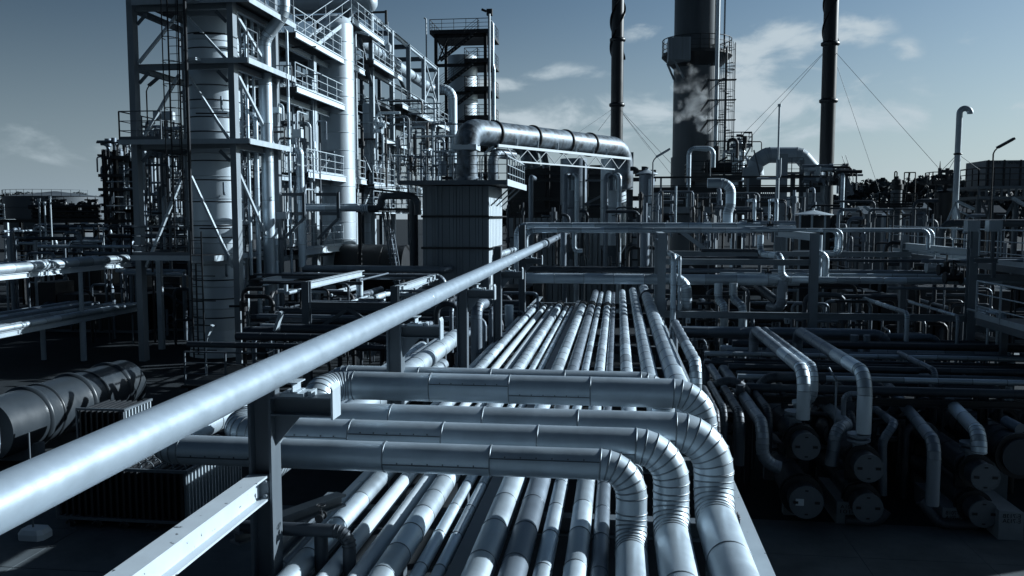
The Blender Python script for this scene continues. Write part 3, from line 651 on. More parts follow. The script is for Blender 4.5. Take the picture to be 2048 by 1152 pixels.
walk(4.42, 38.2, 44.2); walk(8.05, 39.0, Yd - .25); walk(11.83, 37.75, 44.9); walk(14.25, 37.75, Yd - .3, inner=False); walk(3.40, 33.4, 38.5, xr=X1 + .8, xl=X1 + .25, rail=False)
for z in (4.1, 7.8, 11.4, 13.9):
    for y in (Yc, Yd):
        b = MB(); b.beam((X1 - .2, y, z), (X1 - 4.4, y, z), .18, .3); b.build('beam', 'grey', ms)
    for ya, yb_ in ((Yb + .2, Yc - .2), (Yc + .2, Yd - .2)):
        b = MB(); b.beam((X1, ya, z - .05), (X1, yb_, z - .05), .2, .24, tone=.6); b.build('beam', 'light', ms)
        b = MB(); b.beam((X1 - 4.6, ya, z - .05), (X1 - 4.6, yb_, z - .05), .2, .3); b.build('beam', 'grey', ms)
for z0, z1 in ((4.2, 7.6), (8.0, 11.2), (11.6, 13.7), (.3, 3.9)):
    b = MB(); b.bar((X1, Yc + .25, z0), (X1, Yd - .25, z1), .15, .12); b.build('brace', 'grey', ms)
    b = MB(); b.bar((X1 - 4.6, Yb + .25, z0), (X1 - 4.6, Yc - .25, z1), .15, .12); b.build('brace', 'grey', ms)
    b = MB(); b.bar((X1 - 4.4, Yb + .25, z0), (X1 - .3, Yb + .25, z1), .2, .14); b.build('brace', 'grey', ms)
for z in (5.6, 7.3, 10.3, 13.0):
    for y0, xa_, xb_ in ((38.6, -20.2, -17.0), (39.8, -18.0, X1 - 1.7)):
        b = MB(); b.box(xa_, xb_, y0, y0 + 1.1, z - .06, z); b.build('landing', 'grey', ms)
        b = MB(); rails(b, [(xa_, y0, z), (xb_, y0, z), (xb_, y0 + 1.1, z)], 1.05, .9, .022); b.build('railing', 'light', ms)
for x in (-19.6, -18.2, -16.4):
    b = MB(); b.beam((x, 40.2, 0), (x, 40.2, 14), .16, .16, upv=(1, 0, 0)); b.build('post', 'light', ms)
for z0 in (4.6, 7.4, 10.4):
    b = MB(); b.bar((-19.5, 40.4, z0), (-16.4, 40.4, z0 + 2.6), .09); b.build('brace', 'light', ms)
    b = MB(); b.bar((-16.4, 40.5, z0), (-19.5, 40.5, z0 + 2.6), .09); b.build('brace', 'light', ms)
# stair flights
b = MB(); stair(b, (X1 + .72, 40.6, L3 - .1), (X1 + .72, 46.2, 16.75), (-1, 0, 0), .9); b.build('staircase', 'light', ms)
b = MB(); stair(b, (X1 - 1.8, 43.5, L3 + .05), (X1 - 1.8, 38.8, 16.75), (-1, 0, 0), .9); b.build('staircase', 'light', ms)
for z in (L0, L1 - .8, L2 - .1):
    b = MB(); stair(b, (X1 - 2.4, 38.6, z), (X1 - 2.4, 41.5, z + 3.3), (-1, 0, 0), .8); b.build('staircase', 'grey', ms)
walk(16.75, 46.2, 52.5, inner=False)
# pale round column behind the walkways
v2 = thing('process_vessel', (-14.9, 44.6, 0), 'pale tall column vessel seen behind the walkways, brightest on its right side', 'vessel')
x2 = P(676, 300, Y=45.2).x
v2.location = (x2, 45.2, 0)
b = MB(); b.lathe((x2, 45.2, 0), [(.90, .02)] + [(.90, .95 * i) for i in range(1, 18)], 40, .03); b.build('shell', 'vessel', v2)
b = MB(); b.lathe((x2, 45.2, 16.15), [(.9, 0), (.7, .35), (.3, .55), (.05, .6)], 40); b.build('head', 'vessel', v2)
x3 = P(738, 300, Y=53).x; v3 = thing('process_vessel', (x3, 53, 0), 'slim column vessel with many insulation rings right of the pale column', 'vessel')
b = MB(); b.lathe((x3, 53, 0), [(.36, .02)] + [(.36, .62 * i) for i in range(1, 22)], 24, .03); b.build('shell', 'vessel', v3)
# horizontal drum on top
t = thing('overhead_drum', (-16, 49, 17.6), 'horizontal drum at the very top behind the stairs, partly out of frame', 'drum')
A = P(742, 2, Y=50); b = MB(); b.tube([Vector((A.x - 6, 50, A.z)), Vector((A.x, 50, A.z))], .62, 32, None, 1.4, 6, .03); b.build('shell', 'vessel', t)
b = MB(); x_, u_ = Vector((0, 1, 0)), Vector((0, 0, 1)); pr = [(.62, 0), (.55, .16), (.36, .3), (.1, .36), (.01, .365)]
rr = [b.ring(Vector((A.x + o, 50, A.z)), x_, u_, r, 32) for r, o in pr]
for p_, q_ in zip(rr[:-1], rr[1:]): b.skin(p_, q_, 32)
b.build('dished_head', 'vessel', t)
b = MB(); b.box(A.x - 1.6, A.x - 1.2, 49.6, 50.4, 17.35, A.z - .55); b.build('saddle', 'grey', t)
# ------------------------------------------------------------------ the long back structure with exposed top frame
ls = thing('equipment_gantry', (X1, 60, 0), 'long steel gantry receding behind, with an open frame of bare columns on top', 'steel gantry')
ZT = 18.45
for y in (52.5, Ye, Yf, Yg, Yh):
    for x in (X1, X1 - 5.0):
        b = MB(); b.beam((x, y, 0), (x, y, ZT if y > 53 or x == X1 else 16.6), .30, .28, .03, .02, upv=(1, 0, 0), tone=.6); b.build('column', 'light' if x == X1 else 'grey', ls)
    b = MB(); b.beam((X1 - .16, y, ZT - .17), (X1 - 4.84, y, ZT - .17), .2, .32); b.build('beam', 'grey', ls)
for ya, yb_ in ((52.7, Ye - .2), (Ye + .2, Yf - .2), (Yf + .2, Yg - .2), (Yg + .2, Yh - .2)):
    for z, m_ in ((ZT - .1, 'light'), (14.9, 'light'), (13.2, 'grey'), (10.6, 'light'), (7.6, 'grey')):
        b = MB(); b.beam((X1, ya, z), (X1, yb_, z), .2, .26, tone=.6); b.build('beam', m_, ls)
b = MB(); b.bar((X1, 50.0, 16.6), (X1, Ye - .1, 9.5), .2, .16); b.build('brace', 'grey', ls)
b = MB(); b.bar((X1, 57, 16.6), (X1, Yf - .1, 14.6), .2, .16); b.build('brace', 'grey', ls)
b = MB(); b.bar((X1, Yg + .3, 15.2), (X1, Yh - .3, ZT - .4), .1, .1); b.build('brace', 'light', ls)
b = MB(); b.bar((X1 + .1, Yg + .3, ZT - .4), (X1 + .1, Yh - .3, 15.2), .1, .1); b.build('brace', 'light', ls)
b = MB(); b.bar((X1, 50.6, 9.6), (X1, 56, 6.4), .08, .08); b.build('brace', 'light', ls)
b = MB(); b.bar((X1, 49, 5.6), (X1, 56, 10.6), .14, .14); b.build('brace', 'light', ls)
walk(15.25, 50.2, 57, t=ls, inner=True); walk(13.5, 57, 73, t=ls, post=1.6, xl=X1 - 3); walk(10.8, 52, 60, t=ls, rail=False); walk(7.9, 50, 66, t=ls, post=1.6)
walk(6.4, 50, 66, t=ls, xl=X1 - 3, inner=False)
# the long shiny overhead line in the gantry
pipe('big shiny overhead line running back along the gantry then elbowing down', [('w', -16.2, 49.0, 16.9), ('w', -16.2, 74, 17.0), ('w', -14.35, 74, 17.0), ('w', -14.35, 74, 10.6)], .80, 'clad', R=1.3, sheet=2.4, snap=0)
valve('black clamp joint on the shiny overhead line near the stairs', (-16.2, 51.8, 16.9), .34, axis=(0, 1, 0))
# hoist beam with block on top
t = thing('hoist_beam', P(770, 27, Y=54), 'small dark hoist arm with hanging block on top of the gantry', 'hoist')
A = P(772, 24, Y=54); b = MB(); b.bar((A.x - 2, 54, A.z), (A.x + .05, 54, A.z), .12, .12); b.bar((A.x, 54, A.z + .1), (A.x, 54, ZT - .34), .14); b.bar((A.x - 1.6, 54, A.z - .05), (A.x, 54, A.z - 1.0), .07); b.build('arm', 'dark', t)
b = MB(); b.rod((A.x + .12, 54, A.z - .6), (A.x + .12, 54, A.z - 1.9), .02, 5); b.lathe((A.x + .12, 54, A.z - 2.7), [(.05, 0), (.2, .2), (.22, .6), (.05, .8)], 12); b.build('hanging_block', 'light', t)
# ------------------------------------------------------------------ pipes on the tower's right face
PR = [
 ('big shiny riser with an offset at its top, right of the front tower', [(544, 700, 36.0), (531, 78, 36.0), (568, 28, 36.0), (568, -40, 36.0)], 25, 'clad', dict(R=.8, snap=.12, sheet=1.6)),
 ('shiny riser just left of the big one with elbow at its top', [(521, 640, 35.4), (516, 237, 35.4), (503, 228, 35.4)], 10, 'clad', dict(R=.3)),
 ('slim riser beside the front tower column, full height', [(503, 550, 34.9), (497, -20, 34.9), (492, -40, 34.9)], 7, 'clad', dict()),
 ('shiny riser turning into the upper long run at its foot', [(605, 534, 37.2), (612, 300, 37.2), (592, 298, 37.2)], 15, 'clad', dict(R=.42)),
 ('slim riser with a flare right of the big riser', [(556, 640, 36.2), (556, 460, 36.2), (551, 456, 36.2)], 8, 'clad', dict()),
 ('slim tall riser passing the walkways, left of the structure column', [(585, 600, 37.6), (577, 62, 37.6), (570, 60, 37.6)], 6, 'clad', dict()),
 ('thin riser from the ground to the lowest walkway', [(490, 680, 34), (493, 528, 34), (489, 524, 34)], 6, 'clad', dict()),
 ('pale bent instrument pipe in front of the gantry end', [(715, 385, 48), (713, 62, 48), (738, 70, 48)], 5, 'light', dict(R=.1)),
 ('lit horizontal line with bellows sticking out right of the structure', [(612, 417, 36.5), (735, 417, 36.5)], 13, 'clad', dict()),
 ('slim lit line behind the one with bellows', [(608, 411, 37.4), (716, 411, 37.4)], 8, 'clad', dict()),
 ('dark line continuing from the bellows to the casing', [(735, 417, 36.6), (762, 417, 36.6), (762, 392, 36.6), (835, 392, 36.6), (835, 430, 36.6)], 14, 'dim', dict(R=.4)),
 ('long upper lagged run below the structure ending at the casing', [(606, 537, 37.2), (893, 537, 37.2), (900, 545, 38.5), (902, 575, 38.5)], 15, 'dull', dict(R=.35)),
 ('long middle lagged run below the structure, dropping near the casing', [(565, 551, 34), (888, 551, 34), (888, 600, 34)], 13, 'dull', dict(R=.35)),
 ('thin black run along the front of the two long lagged runs', [(508, 549, 32.6), (870, 549, 32.6)], 5, 'dim', dict()),
 ('dark vertical pipe left of the corrugated casing', [(827, 400, 40), (827, 545, 40)], 18, 'dim', dict()),
 ('left one of two drop pipes elbowing toward the back behind the frame', [(692, 556, 32.5), (692, 600, 32.5), (760, 574, 37.5)], 15, 'dull', dict(R=.3, snap=.5)),
 ('right one of two drop pipes elbowing toward the back behind the frame', [(719, 556, 31.5), (719, 606, 31.5), (772, 585, 35.5)], 14, 'clad', dict(R=.3, snap=.5)),
 ('thin lit pipe running back under the two elbow pipes', [(688, 608, 29), (730, 592, 32)], 6, 'clad', dict(snap=.5)),
 ('short lit pipe running back near the second frame column', [(765, 601, 29), (835, 575, 35)], 6, 'clad', dict(snap=.5)),
 ('lit low pipe running back from the small elbow under the lowest walkway', [(572, 588, 29.5), (572, 566, 29.5)], 9, 'clad', dict(R=.2)),
 ('lit pipe with elbow running back along the frame chord', [(576, 586, 29.4), (680, 562, 36.5)], 8, 'clad', dict(snap=.5)),
 ('long dark lagged pipe behind the cross frame beam, upper', [(560, 622, 25), (960, 618, 25)], 15, 'dim', dict()),
 ('long dark lagged pipe behind the cross frame beam, middle', [(540, 641, 24.6), (930, 640, 24.6)], 10, 'dim', dict()),
 ('long dark lagged pipe behind the cross frame beam, lowest', [(520, 656, 24.2), (800, 656, 24.2)], 9, 'dull', dict()),
]
for lab, pts, d, m_, kw in PR: pipe(lab, pts, d, m_, 'process_pipe', **kw)
# bellows rings
t = thing('bellows', P(727, 417, Y=36.5), 'ringed bellows on the lit horizontal line beside the structure', 'bellows')
A = P(722, 417, Y=36.5); b = MB()
for i in range(4): b.band(Vector((A.x + .1 * i, 36.5, P(612, 417, Y=36.5).z)), Vector((1, 0, 0)), Vector((0, 1, 0)), Vector((0, 0, 1)), .145, 20, .03, .04, .5)
b.build('convolution', 'clad', t)
# hanger frames holding the line
for i, px in enumerate((607, 676)):
    A = P(px, 384, Y=36); z1 = P(px, 432, Y=36).z - .0; t = thing('pipe_hanger', (A.x, 36, z1), ('left' if i == 0 else 'right') + ' hanger bracket with diagonal strut under the lit horizontal line', 'hanger bracket', 'hanger brackets')
    b = MB(); b.beam((A.x, 36, A.z), (A.x, 36, z1 - .1), .12, .12, upv=(1, 0, 0)); b.build('post', 'grey', t)
    b = MB(); b.beam((A.x - .07, 36, A.z - .1), (A.x - 1.0, 36, A.z - .1), .1, .14); b.beam((A.x - .07, 36, z1 + .1), (A.x - .85, 36, z1 + .1), .1, .14); b.build('arm', 'grey', t)
    b = MB(); b.bar((A.x, 36, z1 - .1), (A.x - .95, 36, z1 - 1.0), .12, .1); b.build('strut', 'grey', t)
# ------------------------------------------------------------------ cross frame behind the diagonal pipe
cf = thing('cross_frame', (-7, 24, 0), 'grey portal frame with two posts and chords behind the diagonal pipe', 'steel frame')
for px, py0 in ((612, 563), (790, 572)):
    A = P(px, py0, Y=24); b = MB(); b.beam((A.x, 24, 0), (A.x, 24, A.z), .22, .22, upv=(0, 1, 0), tone=.6); b.build('post', 'grey', cf)
    b = MB(); b.beam((A.x, 24.12, A.z - .12), (A.x, 29.5, A.z - .12), .2, .2, tone=.7); b.build('chord', 'light', cf)
A, B = P(622, 611, Y=24), P(950, 611, Y=24); b = MB(); b.beam((A.x, 24, A.z), (B.x, 24, A.z), .18, .22); b.build('beam', 'grey', cf)
for s in (-1, 1): b = MB(); c_ = P(697, 617, Y=24); b.bar((c_.x, 24, c_.z), (c_.x + s * .95, 24, c_.z - .62), .13, .1); b.build('brace', 'grey', cf)
# instruments and boxes on the tower face
def jbox(label, px0, px1, py0, py1, Y, m_='white', group=None, post=False):
    A, B = P(px0, py1, Y=Y), P(px1, py0, Y=Y); t = thing('junction_box', ((A.x + B.x) / 2, Y, A.z), label, 'junction box', group)
    b = MB(); b.box(A.x, B.x, Y, Y + .3, A.z, B.z); b.build('box', m_, t)
    b = MB(); b.box(A.x + .03, B.x - .03, Y - .018, Y - .003, A.z + .03, B.z - .03); b.build('cover', m_, t)
    b = MB(); b.bar(((A.x + B.x) / 2, Y + .15, A.z - .001), ((A.x + B.x) / 2, Y + .15, A.z - .5), .06); b.build('bracket', 'grey', t)
    if post: b = MB(); b.bar(((A.x + B.x) / 2, Y + .36, 0), ((A.x + B.x) / 2, Y + .36, B.z), .16); b.build('post', 'grey', t)
    return t
jbox('white junction box at the upper walkway right of the big riser', 545, 558, 214, 226, 36.8)
jbox('white junction box above the shiny elbow beside the structure', 586, 602, 258, 275, 36.8)
jbox('white junction box low on the tower beside the hanger bracket', 553, 573, 424, 438, 35.0)
jbox('white enclosure high behind the left railing of the tower', 306, 345, 222, 240, 48, 'white', None, True)
lamp('tilted pole lamp behind the tower railing against the sky on the left', (P(297, 300, Y=38).x, 38, 0), P(297, 176, Y=38).z, (1, .75), m='dark', hm='grey', L=.85)
lamp('short pole lamp at the foot of the big vessel ladder', (P(413, 748, Y=30).x, 30, 0), P(413, 682, Y=30).z, (.45, .9), L=.5)
lamp('short pole lamp leaning right, low between tower and diagonal pipe', (P(549, 740, Y=24).x, 24, 0), P(547, 672, Y=24).z, (.35, .95), L=.6)
# ------------------------------------------------------------------ corrugated casing with platform
Yk = 38.0; cx0, cx1 = P(845, 432, Y=Yk).x, P(978, 432, Y=Yk).x; cy1 = 42.4; ct = P(900, 372, Y=Yk).z
t = thing('duct_casing', ((cx0 + cx1) / 2, 40, 0), 'dark corrugated sheet casing with its right side brightly lit, in the middle', 'casing')
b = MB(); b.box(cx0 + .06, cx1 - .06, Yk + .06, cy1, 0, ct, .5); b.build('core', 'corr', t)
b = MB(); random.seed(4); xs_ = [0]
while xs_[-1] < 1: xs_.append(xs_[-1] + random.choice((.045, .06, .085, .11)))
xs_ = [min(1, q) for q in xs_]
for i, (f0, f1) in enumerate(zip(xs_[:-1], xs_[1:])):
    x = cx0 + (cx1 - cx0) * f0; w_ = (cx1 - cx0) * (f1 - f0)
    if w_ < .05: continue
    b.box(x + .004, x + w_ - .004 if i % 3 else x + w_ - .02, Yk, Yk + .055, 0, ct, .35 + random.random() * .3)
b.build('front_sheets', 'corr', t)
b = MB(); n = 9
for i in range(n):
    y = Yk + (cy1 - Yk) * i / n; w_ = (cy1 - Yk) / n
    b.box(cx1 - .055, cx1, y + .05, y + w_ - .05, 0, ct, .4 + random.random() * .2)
b.build('sunlit_side_sheets', 'white', t)  # paler than the front sheets: sunlight on this side put into the colour
for py in (433, 496):
    z = P(900, py, Y=Yk).z; b = MB(); b.bar((cx0 - .05, Yk - .06, z), (cx1 + .0, Yk - .06, z), .1, .1); b.bar((cx1 + .12, Yk - .3, z), (cx1 + .12, cy1, z), .2, .05); b.build('stiffener', 'dark', t)
b = MB(); A = P(875, 432, Y=Yk - .05); b.rod((A.x, Yk - .05, 1), (A.x, Yk - .05, ct), .03, 6); b.build('conduit', 'dull', t)
px0, px1 = P(797, 365, Y=36.4).x, P(1014, 365, Y=36.4).x; zp = P(900, 364, Y=36.4).z
t = thing('casing_platform', ((px0 + px1) / 2, 40, zp), 'railed platform on top of the corrugated casing', 'platform')
xr = px1
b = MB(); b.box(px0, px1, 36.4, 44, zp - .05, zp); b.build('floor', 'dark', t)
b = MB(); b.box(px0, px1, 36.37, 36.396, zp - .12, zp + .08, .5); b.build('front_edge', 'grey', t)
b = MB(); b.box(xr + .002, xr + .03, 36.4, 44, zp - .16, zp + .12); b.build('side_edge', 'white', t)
b = MB(); rails(b, [(px0 + .02, 36.5, zp), (px1, 36.5, zp)], 1.12, .95, .022, False); b.build('front_railing', 'grey', t)
b = MB(); rails(b, [(xr - .03, 36.6, zp), (xr - .03, 43.4, zp)], 1.12, .9, .03, False); b.build('side_railing', 'light', t)
for y in (38.2, 40, 41.8):
    b = MB(); b.bar((xr - .05, y, zp - .15), (cx1 + .05, y, zp - 1.0), .06, .06); b.build('strut', 'grey', t)
# round neck and big weathered duct
nx, ny = P(934, 340, Y=40.5).x, 40.5; zb, zn = zp, P(934, 300, Y=40.5).z
t = thing('exhaust_duct', (nx, ny, zb), 'fat weathered galvanised duct arching from the casing to the far furnace', 'duct')
b = MB(); b.lathe((nx, ny, zb + .02), [(.78, 0), (.52, .4), (.50, 1.0), (.50, zn - zb - .05)], 32); b.build('neck', 'mottle', t)
b = MB(); b.box(nx - .62, nx + .55, ny - .6, ny + .6, zn - .02, zn + .22); b.build('neck_collar', 'white', t)
zd2 = P(968, 262, Y=40.5).z; ex, ey = P(1246, 300, Y=52.5).x, 52.5
pth = [Vector((nx, ny, zn + .2)), Vector((nx, ny, zd2)), Vector((ex, ey, zd2 + .05)), Vector((ex, ey, 7.6))]
b = MB(); b.tube(pth, .62, 40, 1.15, 2.6, 5, .0, True, .14); b.build('duct_run', 'mottle', t)
dv = (pth[2] - pth[1]).normalized(); LL = (pth[2] - pth[1]).length
for f in (.14, .36, .57, .74):
    b = MB(); c = pth[1] + dv * LL * f; x_, u_ = b.frame(c, c + dv); b.band(c, dv, x_, u_, .62, 40, .09, .07, .5); b.build('clamp_ring', 'dark', t)
# white lattice truss under the duct
sd_ = Vector((dv.y, -dv.x, 0)); off = sd_ * .75
T0, T1 = pth[1] + dv * LL * .10 + off, pth[1] + dv * LL * .97 + off
zt_, zb_ = zd2 - .62, zd2 - 1.32
t = thing('duct_truss', T0, 'white lattice truss carrying the weathered duct', 'truss')
b = MB(); b.bar((T0.x, T0.y, zt_), (T1.x, T1.y, zt_), .09, .13); b.build('top_chord', 'white', t)
B0, B1 = T0.lerp(T1, .10), T0.lerp(T1, .86)
b = MB(); b.bar((B0.x, B0.y, zb_), (B1.x, B1.y, zb_), .07, .07); b.build('bottom_chord', 'white', t)
n = 14
for i in range(n):
    a_, c_ = T0.lerp(T1, .06 + .90 * i / n), T0.lerp(T1, .06 + .90 * (i + 1) / n)
    z0, z1 = (zt_ - .08, zb_ + .05) if i % 2 == 0 else (zb_ + .05, zt_ - .08)
    b = MB(); b.bar((a_.x, a_.y, z0), (c_.x, c_.y, z1), .04, .04); b.build('lattice_bar', 'mid', t)
for f in (.12, .26, .40, .54, .68, .79):
    q = T0.lerp(T1, f); b = MB(); b.bar((q.x, q.y, zt_ + .085), (q.x, q.y, zt_ + .42), .09, .07); b.build('stub', 'white', t)
# things on the platform: cylinders, brackets
pipe('small dull elbow pipe beside the duct neck on the casing platform', [('w', nx + 1.1, 41.5, zp), ('w', nx + 1.1, 41.5, zp + 1.6), ('w', nx + 1.9, 43, zp + 1.9)], .5, 'mottle', R=.5)
pipe('short round drum standing on the casing platform left of the neck', [(886, 352, 40), (886, 322, 40)], 16, 'dull')
t = thing('lifting_lug', (nx - .9, ny, zn), 'pale triangular bracket plates left of the duct neck', 'bracket')
b = MB(); A, B = P(868, 303, Y=40), P(912, 305, Y=40); b.bar((A.x, 40, A.z), (B.x, 40, A.z), .3, .07); b.bar((A.x + .3, 40, A.z - .04), (A.x + .35, 40, zp), .07); b.bar((B.x - .3, 40, A.z - .04), (B.x - .1, 40, zp), .07); b.build('bracket', 'light', t)
lamp('small floodlight on a stalk beside the duct clamp', (P(964, 330, Y=42).x, 42, zp), 1.5, (.8, .6), L=.6)
# ------------------------------------------------------------------ furnace cylinders and dark block behind
fu = thing('furnace_block', (-3, 58, 0), 'big dark furnace block behind the inverted U pipes', 'furnace')
A, B = P(1018, 350, Y=58), P(1312, 350, Y=58); zc = P(1150, 436, Y=58).z
b = MB(); n = 26
for i in range(n):
    x = A.x + (B.x - A.x) * i / n; b.box(x + .03, x + (B.x - A.x) / n - .03, 57.5, 58, 0, zc, .3 + .4 * random.random())
b.box(A.x, B.x, 58.01, 62, 0, zc - .02); b.build('corrugated_wall', 'corr', fu)
b = MB()
for py in (345, 360, 398, 420, 434):
    q = P(1100, py, Y=58).z; b.beam((A.x, 58, q), (B.x, 58, q), .3, .26)
for px in (1020, 1095, 1172, 1255): q = P(px, 400, Y=58.3); b.beam((q.x, 58.3, zc), (q.x, 58.3, P(px, 330, Y=58.3).z), .3, .3, upv=(1, 0, 0))
b.build('upper_frame', 'dark', fu)
b = MB(); q = P(1018, 340, Y=60); q2 = P(1245, 340, Y=60); b.box(q.x, q2.x, 60, 63, zc + .1, q.z + .3); b.build('dark_core', 'black', fu)
b = MB(); q = P(1167, 340, Y=54); b.bar((q.x, 54.5, 0), (q.x, 54.5, P(1167, 320, Y=54.5).z), .16); q2 = P(1252, 304, Y=52.5)
b.beam((q2.x + .3, 52.7, 0), (q2.x + .3, 52.7, q2.z), .35, .3, upv=(1, 0, 0)); b.bar((q.x, 54.5, P(1170, 410, Y=54.5).z), (q2.x + .1, 54.5, P(1250, 365, Y=54.5).z), .14); 
for py in (361, 410): b.bar((q.x + .1, 54.5, P(1170, py, Y=54.5).z), (q2.x, 54.5, P(1170, py, Y=54.5).z), .12)
b.build('side_frame', 'grey', fu)
for i, (px, y, r_, m_) in enumerate(((1147, 55.5, .86, 'dull'), (1227, 53.4, .80, 'vessel'))):
    x = P(px, 400, Y=y).x; t = thing('furnace_cylinder', (x, y, 0), ['left upright furnace cylinder under the white truss', 'right upright furnace cylinder below the duct end, lit on its right side'][i], 'furnace', 'furnace cylinders')
    top = P(px, 318, Y=y).z
    b = MB(); b.lathe((x, y, 0), [(r_, 4.2), (r_, 6.5), (r_, 8.2), (r_ * 1.0, top)], 36, .05); b.build('shell', m_, t)
    b = MB(); b.lathe((x, y, 0), [(.3, 2.2), (.35, 3.2), (r_, 4.2)], 36); b.build('cone', 'dull', t)
    for s in (-1, 1): b = MB(); b.bar((x + s * r_ * .8, y, 0), (x + s * r_ * .8, y, 4.3), .18); b.build('leg', 'dark', t)
def ubend(label, pxa, pxb, pyt, pyb, Y, w_):
    pipe(label, [(pxa, pyb, Y), (pxa, pyt, Y), ((pxa + pxb) / 2 , pyt, Y), ((pxa + pxb) / 2, pyt + 6, Y)], w_, 'clad', 'u_pipe', 'inverted U pipes', R=.22)
for i, (pa, top) in enumerate(((1130, 350), (1154, 350), (1212, 350), (1239, 350), (1062, 354))):
    A = P(pa, top, Y=51.5)
    s = [1, -1, 1, -1, 1][i]
    pts = [('w', A.x, 51.5, .2), ('w', A.x, 51.5, A.z)] + ([('w', A.x + s * .32, 51.9, A.z), ('w', A.x + s * .32, 51.9, A.z - .9)] if i < 4 else [('w', A.x, 54, A.z)])
    pipe(['first', 'second', 'third', 'fourth', 'single'][i] + (' tall hooked riser from the left of the four before the furnace cylinders' if i < 4 else ' tall riser standing alone left of the furnace cylinders'), pts, .30, 'clad' if i in (1, 3) else 'dull', 'hooked_riser', 'tall risers before the furnace', R=.28, snap=0, sheet=1.3)
t = thing('duct_cluster', P(1060, 340, Y=50), 'weathered bent duct stubs hanging below the truss', 'duct')
b = MB()
for px, y in ((1045, 47), (1060, 47.6), (1082, 48.5)):
    A = P(px, 300, Y=y); b.tube([A + Vector((-.5, 0, .1)), A + Vector((.1, 0, 0)), A + Vector((.3, 0, -1.0))], .3 if px < 1070 else .2, 16, .4, None, 4, .0)
b.build('stub', 'mottle', t)
# stair beside casing, dark
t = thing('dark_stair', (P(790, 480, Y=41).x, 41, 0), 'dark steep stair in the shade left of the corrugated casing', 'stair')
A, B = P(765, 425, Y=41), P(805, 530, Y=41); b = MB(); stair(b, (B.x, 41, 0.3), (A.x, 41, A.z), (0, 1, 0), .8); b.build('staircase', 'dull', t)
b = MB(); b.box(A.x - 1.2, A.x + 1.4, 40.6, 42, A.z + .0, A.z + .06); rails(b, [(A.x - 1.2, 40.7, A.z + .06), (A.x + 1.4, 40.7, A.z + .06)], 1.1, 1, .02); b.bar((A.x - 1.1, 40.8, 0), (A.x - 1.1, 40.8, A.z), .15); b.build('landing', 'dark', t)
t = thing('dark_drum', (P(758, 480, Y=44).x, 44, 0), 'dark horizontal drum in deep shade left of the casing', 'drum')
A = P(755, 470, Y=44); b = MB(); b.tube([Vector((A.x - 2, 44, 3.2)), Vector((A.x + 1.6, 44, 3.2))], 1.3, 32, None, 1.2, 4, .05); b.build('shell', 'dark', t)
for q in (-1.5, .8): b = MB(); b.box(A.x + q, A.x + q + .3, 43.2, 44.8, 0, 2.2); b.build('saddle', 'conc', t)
# ------------------------------------------------------------------ far stair tower with its pale vessel
Ys = 84.0; sx0, sx1 = P(862, 100, Y=Ys).x, P(983, 100, Y=Ys).x
st = thing('stair_tower', ((sx0 + sx1) / 2, Ys, 0), 'tall dark square stair tower far behind the gantry', 'stair tower')
lv = [P(920, py, Y=Ys).z for py in (235, 178, 122, 64)]; lv = [lv[0] - 2 * (lv[1] - lv[0]), lv[0] - (lv[1] - lv[0])] + lv
for x in (sx0 + .5, sx1 - .6):
    for y in (Ys, Ys + 5):
        b = MB(); b.beam((x, y, 0), (x, y, lv[-1]), .3, .3, upv=(1, 0, 0)); b.build('column', 'dark', st)
for k, z in enumerate(lv):
    b = MB()
    x0 = sx0 if k == len(lv) - 1 else sx1 - 2.6
    b.box(x0, sx1, Ys - .6, Ys + 5.5, z - .25, z); b.build('platform', 'dark', st)
    b = MB(); rails(b, [(x0, Ys + 5, z), (x0, Ys - .5, z), (sx1 - .05, Ys - .5, z), (sx1 - .05, Ys + 5, z)], 1.15, 1.0, .03); b.build('railing', 'dark', st)
    if k:
        b = MB(); stair(b, (sx0 + 1.0, Ys - 1.0, lv[k - 1]), (sx1 - 1.2, Ys - 1.0, z), (0, 1, 0), .8); b.build('staircase', 'dark', st)
    b = MB(); b.beam((sx0 + .5, Ys, z - .4), (sx1 - .6, Ys, z - .4), .2, .3); b.build('beam', 'dark', st)
b = MB(); b.bar((sx0 + .5, Ys, lv[-1] - .4), (sx0 + 1.6, Ys, lv[-2]), .12); b.bar((sx0 + 1.7, Ys, lv[-1] - .4), (sx0 + .7, Ys, lv[-2]), .12); b.build('brace', 'dark', st)
x = P(925, 100, Y=Ys + 2.5).x; t = thing('process_vessel', (x, Ys + 2.5, 0), 'pale vessel column inside the far stair tower', 'vessel')
b = MB(); b.lathe((x, Ys + 2.5, 0), [(1.5, .02)] + [(1.5, 2.2 * i) for i in range(1, 11)], 36, .06); b.build('shell', 'vessel', t)
pipe('pale outer downcomer with a kink right of the far stair tower', [(988, 300, Ys - 1), (988, 140, Ys - 1), (985, 128, Ys - 1), (985, 45, Ys - 1), (980, 43, Ys - 1)], 7, 'clad', 'downcomer', R=.4, snap=.05)
pipe('thin pale line right of the far stair tower, inside the outer downcomer', [(979, 300, Ys - 1.3), (977, 28, Ys - 1.3)], 5, 'light', 'downcomer')
pipe('thin pale vertical line at the left edge of the far stair tower', [(853, 130, Ys - 1), (853, 37, Ys - 1), (848, 36, Ys - 1)], 3, 'light', 'downcomer')
t = thing('tower_beacon', P(975, 24, Y=Ys), 'little dark lamp box on top of the far stair tower', 'lamp')
A = P(977, 30, Y=Ys); b = MB(); b.box(A.x - .2, A.x + .35, Ys, Ys + .5, A.z, A.z + .6); b.bar((A.x - .25, Ys + .2, A.z + .4), (A.x - .7, Ys + .2, A.z + .6), .25, .2); b.bar((A.x + .05, Ys + .25, A.z), (A.x + .05, Ys + .25, lv[-1]), .1); b.build('lamp_box', 'dark', t)
